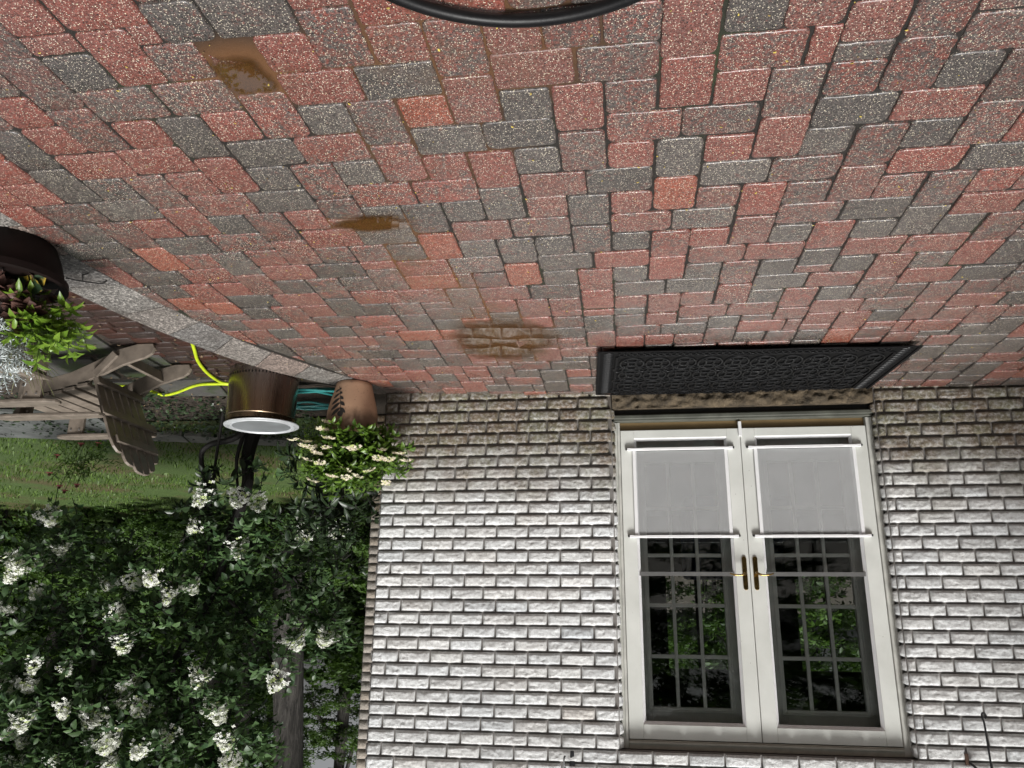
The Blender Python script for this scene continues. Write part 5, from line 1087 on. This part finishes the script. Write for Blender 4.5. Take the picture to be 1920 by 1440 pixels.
# ---- low plants of the garden bed
def coneflower():
    o = empty('coneflower', (3.95, 2.25, LOW), label='coneflower plant with drooping pink flowers in front of the lawn', cat='flower')
    P, D, N, LL, lines = twigs(46, ellips_sampler([(.1, 0, .18, .22), (-.1, .05, .30, .2), (.2, 0, .38, .2)], .2), 3, .04, .085, .35, .4, (0, 0, .6), seed=81, outward=.4)
    leaf_mesh('foliage', P, D, N, LL, .35, M_LF_POT, o)
    mb = MB(); pos = [(.37, 0, .31), (.38, -.05, .51), (.28, 0, .64), (.21, 0, .69), (.08, 0, .63), (.11, 0, .19), (-.09, 0, .19)]
    for p in pos: mb.tube(spline([(p[0]*.2, 0, 0), (p[0]*.7, .03, p[2]*.6), p], 4), .004, 5)
    mb.build('stems', M_GSTEM, o)
    for p in pos:
        V = []; F = []
        for k in range(12):
            a = k*.5236; d = np.array([math.cos(a), math.sin(a), 0]); t = np.array([-math.sin(a), math.cos(a), 0]); i = len(V); c = np.array(p)
            V += [c+t*.004, c-t*.004, c+d*.035-t*.009+[0, 0, -.022], c+d*.035+t*.009+[0, 0, -.022]]; F.append((i, i+1, i+2, i+3))
        fl = npmesh('flower_head', np.array(V), np.array(F), M_PETAL3, o, attrs={'Rnd': np.random.default_rng(3).random(len(V))})
        MB().lathe([(.014, -.004), (.016, .006), (.006, .016)], 10, p).build('cone', simple('cone_centre', (.10, .04, .02), .8), fl)
coneflower()
def ivy():
    n = 5200; x = RNG.uniform(1.3, 6.2, n); y = RNG.uniform(.9, 3.3, n)
    k = ~((x < 2.3) & (y < 1.15)) & (y < 3.05-.27*(x-2)) ; x, y = x[k], y[k]; n = len(x)
    P = np.stack([x, y, LOW+RNG.random(n)*.09*(.3+vnoise(x*3, y*3, 2))], 1); D = unit(n)*[1, 1, .3]; N = unit(n)*.5+[0, 0, 1]
    tag(leaf_mesh('groundcover', P, D, N, RNG.uniform(.03, .06, n), .7, M_LF_DARK), 'dark creeping ground cover on the soil round the fire pit', 'ground cover', kind='stuff')
ivy()
def litter():
    n = 900; x = RNG.uniform(1.0, 5.2, n); y = RNG.uniform(-1.2, 3.0, n); P = np.stack([x, y, np.full(n, LOW+.022)], 1)
    tag(leaf_mesh('leaf_litter', P, unit(n)*[1, 1, .15], unit(n)*.3+[0, 0, 1], RNG.uniform(.02, .045, n), .5, leafmat('dead_leaf', (.07, .045, .025), (.22, .16, .09), .7, .1)), 'dead leaves and chips scattered on the path and soil', 'leaf litter', kind='stuff')
litter()

# ================================================================== TREES BEYOND THE LAWN
def crown_mesh(seed, nc, nl, R0, L, squash=.8):
    rg = np.random.default_rng(seed); c = unit(nc)*(rg.random(nc)**.45)[:, None]*R0; c[:, 2] *= squash
    rad = rg.uniform(.22, .5, nc)*R0*.42; idx = rg.integers(0, nc, nl); o = rg.normal(size=(nl, 3)); o /= np.linalg.norm(o, axis=1, keepdims=True); o *= (rg.random(nl)**.5)[:, None]; o[:, 2] *= .42
    P = c[idx]+o*rad[idx][:, None]; D = rg.normal(size=(nl, 3))*[1, 1, .35]; N = rg.normal(size=(nl, 3))*.45+[0, 0, 1]
    ob = leaf_mesh('crown', P, D, N, rg.uniform(.6, 1.2, nl)*L, .55, M_LF_WOOD, rnd=np.clip(rg.random(nc)[idx]*.7+rg.random(nl)*.3, 0, 1)); me = ob.data; bpy.data.objects.remove(ob); return me
CR = [crown_mesh(100+k, 90, 9500, 2.6, .135) for k in range(3)]
CB = [crown_mesh(120+k, 60, 5200, 1.25, .10, .75) for k in range(2)]
def tree(x, y, r, h, lean, cr, label, group=None, base=LOW, low=None):
    rnd = random.Random(int(x*31+y*17)); o = empty('tree', (x, y, base), label=label, cat='tree', group=group)
    sp = spline([(0, 0, -.1), (lean*.3, 0, h*.35), (lean*.6, .1, h*.7), (lean, .1, h)], 6); n = len(sp)
    mb = MB().tube(sp, [r*(1.12 if i == 0 else 1-.5*i/n) for i in range(n)], 14)
    for z, cx, cy, cz, sc, k in cr:
        a = sp[int(z*(n-1))]; e = Vector((cx, cy, cz)); mb.tube(spline([a, a.lerp(e, .5)+Vector((0, 0, .2)), e], 4), [r*.32]*4+[r*.22]*3+[r*.12]*2, 6)
    mb.build('trunk', M_BARK, o, smooth=True)
    for z, cx, cy, cz, sc, k in cr:
        c = link('crown', CR[k % 3], None, o); c.location = (cx, cy, cz); c.scale = (sc, sc, sc*.9); c.rotation_euler = (0, 0, rnd.uniform(0, 6))
def std(r, z0=4.5, s=1.0, seed=0):
    rn = random.Random(seed); return [(.55, rn.uniform(-1.6, -.8)*s, rn.uniform(-.8, .8), z0+.2, .8*s, seed), (.75, rn.uniform(.8, 1.6)*s, rn.uniform(-.8, .8), z0+1.0, .85*s, seed+1), (.97, rn.uniform(-.5, .5), 0, z0+2.6, 1.0*s, seed+2)]
tree(5.08, 10, .335, 10, -1.1, [(.62, -2.2, -.8, 7.0, .7, 0), (.62, 1.7, -.6, 6.8, .75, 1), (.7, -1.2, .8, 8.4, 1.0, 2), (.95, 0, 0, 10.5, 1.2, 0)], 'thick grey-barked tree trunk beside the shaded house corner')
tree(10.6, 15.5, .24, 9, -.3, std(.24, 4.9, 1.0, 1), 'slim tree trunk standing alone in the dark woods above the lawn')
tree(8.3, 15.8, .24, 11, .3, std(.24, 7.6, .9, 2), 'slim tree trunk half hidden by leaves left of the thick grey trunk in the garden')
pos = [(13.4, 14.6, .13, -.2), (14.2, 16.2, .16, .3), (12.6, 15.5, .12, .1), (16.5, 15.0, .2, .3), (3.2, 19, .24, -.2), (11.5, 21, .3, .2), (17, 21, .3, -.4), (21, 18, .3, .1), (14.5, 26, .34, .2), (9.5, 27, .34, .2), (1.5, 25, .34, .2)]
for k, (x, y, r, l) in enumerate(pos): tree(x, y, r, 9+(k % 3), l, std(r, 3.9+(k % 3)*.5, .95+.1*(k % 2), k+3), 'leafy woodland tree in the dark background beyond the lawn', 'woodland trees beyond the lawn')
def bush(x, y, s, k, label, group, big=False):
    o = empty('bush', (x, y, LOW), label=label, cat='bush', group=group); rnd = random.Random(k)
    c = link('foliage', CR[k % 3] if big else CB[k % 2], None, o); c.location = (0, 0, 2.1 if big else .8*s); c.scale = (1.05, 1.0, 1.1) if big else (s, s, s); c.rotation_euler = (0, 0, rnd.uniform(0, 6))
    mb = MB()
    for q in range(4): mb.tube([(0, 0, 0), (rnd.uniform(-.3, .3), rnd.uniform(-.3, .3), .6*s), (rnd.uniform(-.7, .7)*s, rnd.uniform(-.5, .5)*s, 1.2*s)], [.03, .02, .01], 5)
    mb.build('stems', M_STEM, o)
k = 0
for row, (y0, s) in enumerate(((7.3, .9), (9.0, 1.2), (12.2, 1.7), (16.5, 2.3), (21, 2.7))):
    x = 1.5-row*.2
    while x < 10+row*4.2:
        bush(x+random.uniform(-.3, .3), y0+random.uniform(-.4, .4)+.10*x, s*random.uniform(.85, 1.15), k, 'dense dark understorey bush along the far edge of the lawn', 'understorey bushes beyond the lawn'); k += 1; x += 1.55*s
# trees behind the photographer, mirrored in the door glass
for k, (x, y) in enumerate(((-9.5, -15), (-5.2, -17), (-.8, -15.5), (3.5, -18), (8.5, -16))):
    tree(x, y, .28, 11, .3, std(.28, 4.2, 1.35, k), 'garden tree behind the photographer mirrored in the door glass', 'trees mirrored in the doors')
for k, (x, y) in enumerate(((-7.6, 15.5), (-4.4, 16.5), (-1.8, 15.8))):
    tree(x, y, .2, 7, .2, [(.5, -.6, -.5, 2.4, .62, k), (.8, .9, -.3, 3.6, .8, k+1)], 'leafy tree behind the house seen through the room windows', 'trees behind the house')

for k, (x, y, s) in enumerate(((-8.5, -12, 3.2), (-5.8, -13, 3.6), (-3.2, -12.4, 3.5), (-.4, -13, 3.6), (2.6, -12.5, 3.4), (6, -13, 3.5))):
    bush(x, y, s, 200+k, 'tall garden shrub behind the photographer mirrored in the door glass', 'shrubs mirrored in the doors', True)
for k, (x, y, s) in enumerate(((-8.0, 12.2, 3.2), (-5.6, 12.6, 3.4), (-3.4, 12.2, 3.4), (-1.2, 12.8, 3.4), (1.0, 12.4, 3.2))):
    bush(x, y, s, 220+k, 'shrub behind the house seen through the room windows', 'shrubs behind the house', True)
# ================================================================== GARDEN CHAIRS
M_LUM = simple('taupe_lumber', (.168, .140, .113), .38, var=.28, scale=14, bump=.12)
M_BOLT = simple('steel_bolt', (.6, .6, .6), .3, 1.0, var=.05)
def adirondack(loc, rz, label):
    o = empty('adirondack_chair', loc, rz, label=label, cat='garden chair', group=None)
    top = [(.38, .375), (.10, .335), (-.10, .285), (-.26, .225), (-.40, .160), (-.50, .128), (-.58, .105), (-.625, .075), (-.64, .035), (-.62, .0)]
    bot = [(-.50, -.0), (-.36, .035), (-.20, .115), (.0, .20), (.20, .25), (.40, .262)]
    for y in (-.265, .235): MB().prism(top+bot, y, y+.028).build('rear_leg', M_LUM, o, bevel=.004)
    for k in range(6):
        x = .375-k*.098; z = float(np.interp(x, [-.26, -.10, .10, .38], [.235, .295, .345, .385]))
        MB().box(-.042, .042, -.275, .275, 0, .024, Matrix.Translation((x, 0, z)) @ Matrix.Rotation(R(-9), 4, 'Y')).build('seat_slat', M_LUM, o, bevel=.004)
    MB().box(.395, .42, -.235, .235, .27, .37).build('apron', M_LUM, o, bevel=.004)
    for s in (-1, 1):
        y0 = s*.285; lg = MB().box(.235, .365, y0-.014, y0+.014, 0, .535).build('front_leg', M_LUM, o, bevel=.004)
        each('bolt', M_BOLT, lg, [(x-.007, x+.007, y0-.02, y0+.02, z-.007, z+.007) for x, z in ((.262, .50), (.335, .50), (.262, .31), (.335, .30))], .002)
        ya = s*.325
        pr = [(-.36, ya-.045), (-.33, ya-.058), (-.1, ya-.062), (.25, ya-.070), (.40, ya-.062), (.465, ya-.03), (.475, ya), (.465, ya+.03), (.40, ya+.062), (.25, ya+.070), (-.1, ya+.055), (-.33, ya+.04), (-.36, ya+.02)]
        MB().prism(pr, .536, .560, 'z').build('armrest', M_LUM, o, bevel=.006)
        MB().prism([(.27, .535), (.27, .36), (.285, .36), (.315, .44), (.36, .535)] if False else [(.285, .535), (.285, .38), (.30, .38), (.31, .46), (.345, .535)], s*.300, s*.345).build('arm_bracket', M_LUM, o, bevel=.003)
        MB().box(-.028, .028, -.012, .012, 0, .21, Matrix.Translation((-.355, s*.285-.0, .075)) @ Matrix.Rotation(R(42), 4, 'Y')).build('back_brace', M_LUM, o, bevel=.003)
    MB().box(-.012, .012, -.2365, .2345, -.045, .045, Matrix.Translation((-.40, 0, .10)) @ Matrix.Rotation(R(-20), 4, 'Y')).build('stretcher', M_LUM, o, bevel=.003)
    a0 = Vector((-.20, 0, .26)); dr = Vector((-.335, 0, .70)).normalized(); Mb = Matrix.Translation(a0) @ Matrix.Rotation(math.atan2(-dr.x, dr.z)*-1, 4, 'Y')
    tops = [.60, .69, .735, .735, .69, .60]
    for k in range(6):
        y = -.225+k*.09; w0, w1 = .036, .043; yt = y*1.10; t = tops[k]; sgn = -1 if k < 3 else 1
        pts = [(y-w0, -.04), (y+w0, -.04), (yt+w1, t-.07 if sgn > 0 else t-.02)]
        inner, outer = (yt-w1*sgn), (yt+w1*sgn)
        hi = t; lo = t-(.03, .05, .09)[abs(int(k-2.5)) if k > 2.5 else abs(int(2.5-k))]
        arc = [(outer, lo-.02), (yt+sgn*w1*.7, (lo+hi)/2), (yt, hi-.006), (inner, hi)]
        base = [(y-w0*sgn, -.04), (y+w0*sgn, -.04)]
        poly = base+arc
        MB().prism(poly, -.011, .011, 'x', Mb).build('back_slat', M_LUM, o, bevel=.004)
    for z, hw in ((.285, .33), (.50, .25), (.02, .275)):
        MB().box(-.038, -.0125, -hw, hw, z-.03, z+.03, Mb).build('back_rail', M_LUM, o, bevel=.004)
    return o
adirondack((2.32, -.01, LOW+.012), 0, 'taupe slatted garden chair seen from behind, its fan back over the lawn')
adirondack((2.50, -1.02, LOW+.010), R(180), 'nearer taupe garden chair mostly hidden by the plants of the large pot')

# ================================================================== FIRE PIT
def fire_pit():
    o = empty('fire_pit', (1.20, .52, LOW), label='round bronze-coloured steel fire pit under a flat silver lid below the patio', cat='fire pit')
    g = NT('heat_tinted_steel'); co = g.coord((1, 1, .02))
    z = g.sep(g.coord())[2]
    c = g.mix(g.ramp(z, [(.05, 0), (.33, 1)]), (.42, .39, .36), (.42, .31, .21))
    M = g.done(g.bsdf(c, g.math('MULTIPLY_ADD', g.noise(60, 3, .5, co), .12, .20), 1.0, g.bump(g.noise(90, 3, .6, co), .05, .002)))
    MB().lathe([(.272, 0), (.276, .004), (.268, .39), (.271, .396), (.266, .401), (.266, .440), (.23, .442)], 96).build('body', M, o, smooth=True)
    md = simple('dark_gap', (.01, .009, .008), .5, .5); hb = MB()
    for k in range(64):
        a = 2*math.pi*k/64; ca, sa = math.cos(a), math.sin(a); r = .2765; n = 8; vs = []
        for q in range(n):
            t = 2*math.pi*q/n; u, w = .0055*math.cos(t), .011*math.sin(t); vs.append((r*ca-u*sa, r*sa+u*ca, .075+w))
        hb.add(vs, [tuple(range(n))])
    h_ = hb.build('vent_band', md, o)
    lid = MB().lathe([(.23, .449), (.288, .447), (.292, .451), (.290, .456), (.262, .462), (.256, .467), (.248, .461), (.240, .4535), (.229, .4535), (.226, .460)], 96, cap=False).build('lid', simple('brushed_steel', (.80, .82, .84), .34, .6, var=.04, bump=.03), o, smooth=True)
    MB().lathe([(.227, .4585), (.16, .4615), (.001, .4625)], 96, cap=False).build('lid_disc', simple('dull_steel', (.46, .48, .50), .42, .75, var=.16, scale=6, bump=.05), lid, smooth=True)
    lid.rotation_euler = (R(-1.5), R(-1.2), 0)
    MB().lathe([(.242, .440), (.242, .4505)], 64, cap=False).build('lid_rim', md, lid)
fire_pit()

# ================================================================== HOSES
M_HOSE = simple('lime_hose', (.46, .58, .020), .45, var=.18, scale=9); M_TEAL = simple('teal_hose', (.025, .20, .19), .4, var=.2)
zl = LOW+.022
yh = spline([(1.30, -.55, zl), (1.36, -.35, zl), (1.452, -.136, zl), (1.57, .131, zl), (1.655, .43, zl), (1.66, .66, zl+.01), (1.60, .72, zl+.012), (1.72, .70, zl+.012), (1.93, .76, zl), (2.245, .967, zl), (2.40, 1.02, zl), (2.44, .88, zl), (2.6, .72, zl), (3.1, .85, zl), (3.6, 1.12, zl+.02), (3.74, 1.28, zl+.02), (3.76, 1.18, zl+.03), (3.68, .95, zl+.02)], 10)
tag(MB().tube(yh, .0135, 10).build('garden_hose', M_HOSE, smooth=True), 'bright lime-yellow garden hose snaking over the path past the chair', 'garden hose')
pts = []
for k in range(60):
    a = k*.55; r = .43+.05*math.sin(k*1.7)+.07*math.sin(k*.37); pts.append((1.12+r*1.05*math.cos(a), 1.16+r*.62*math.sin(a), zl+.003+.035*abs(math.sin(k*.9))+.0004*k))
tag(MB().tube(spline(pts, 4), .0105, 8).build('garden_hose', M_TEAL, smooth=True), 'teal garden hose lying in coils round the fire pit', 'garden hose')

def fallen_petals():
    n = 800; x = RNG.uniform(-4.3, .7, n); y = RNG.uniform(-4.2, -.05, n); P = np.array([(a, b, gz(a, b)+.0022) for a, b in zip(x, y)])
    g = NT('fallen_petal'); mt = g.done(g.bsdf(g.mix(g.attr('Rnd', 'Fac'), (.52, .40, .08), (.12, .07, .035)), .6))
    tag(leaf_mesh('fallen_petals', P, unit(n)*[1, 1, .05], unit(n)*.15+[0, 0, 1], RNG.uniform(.005, .013, n), .6, mt), 'tiny yellow petals and brown bits scattered over the wet pavers', 'fallen petals', kind='stuff')
fallen_petals()
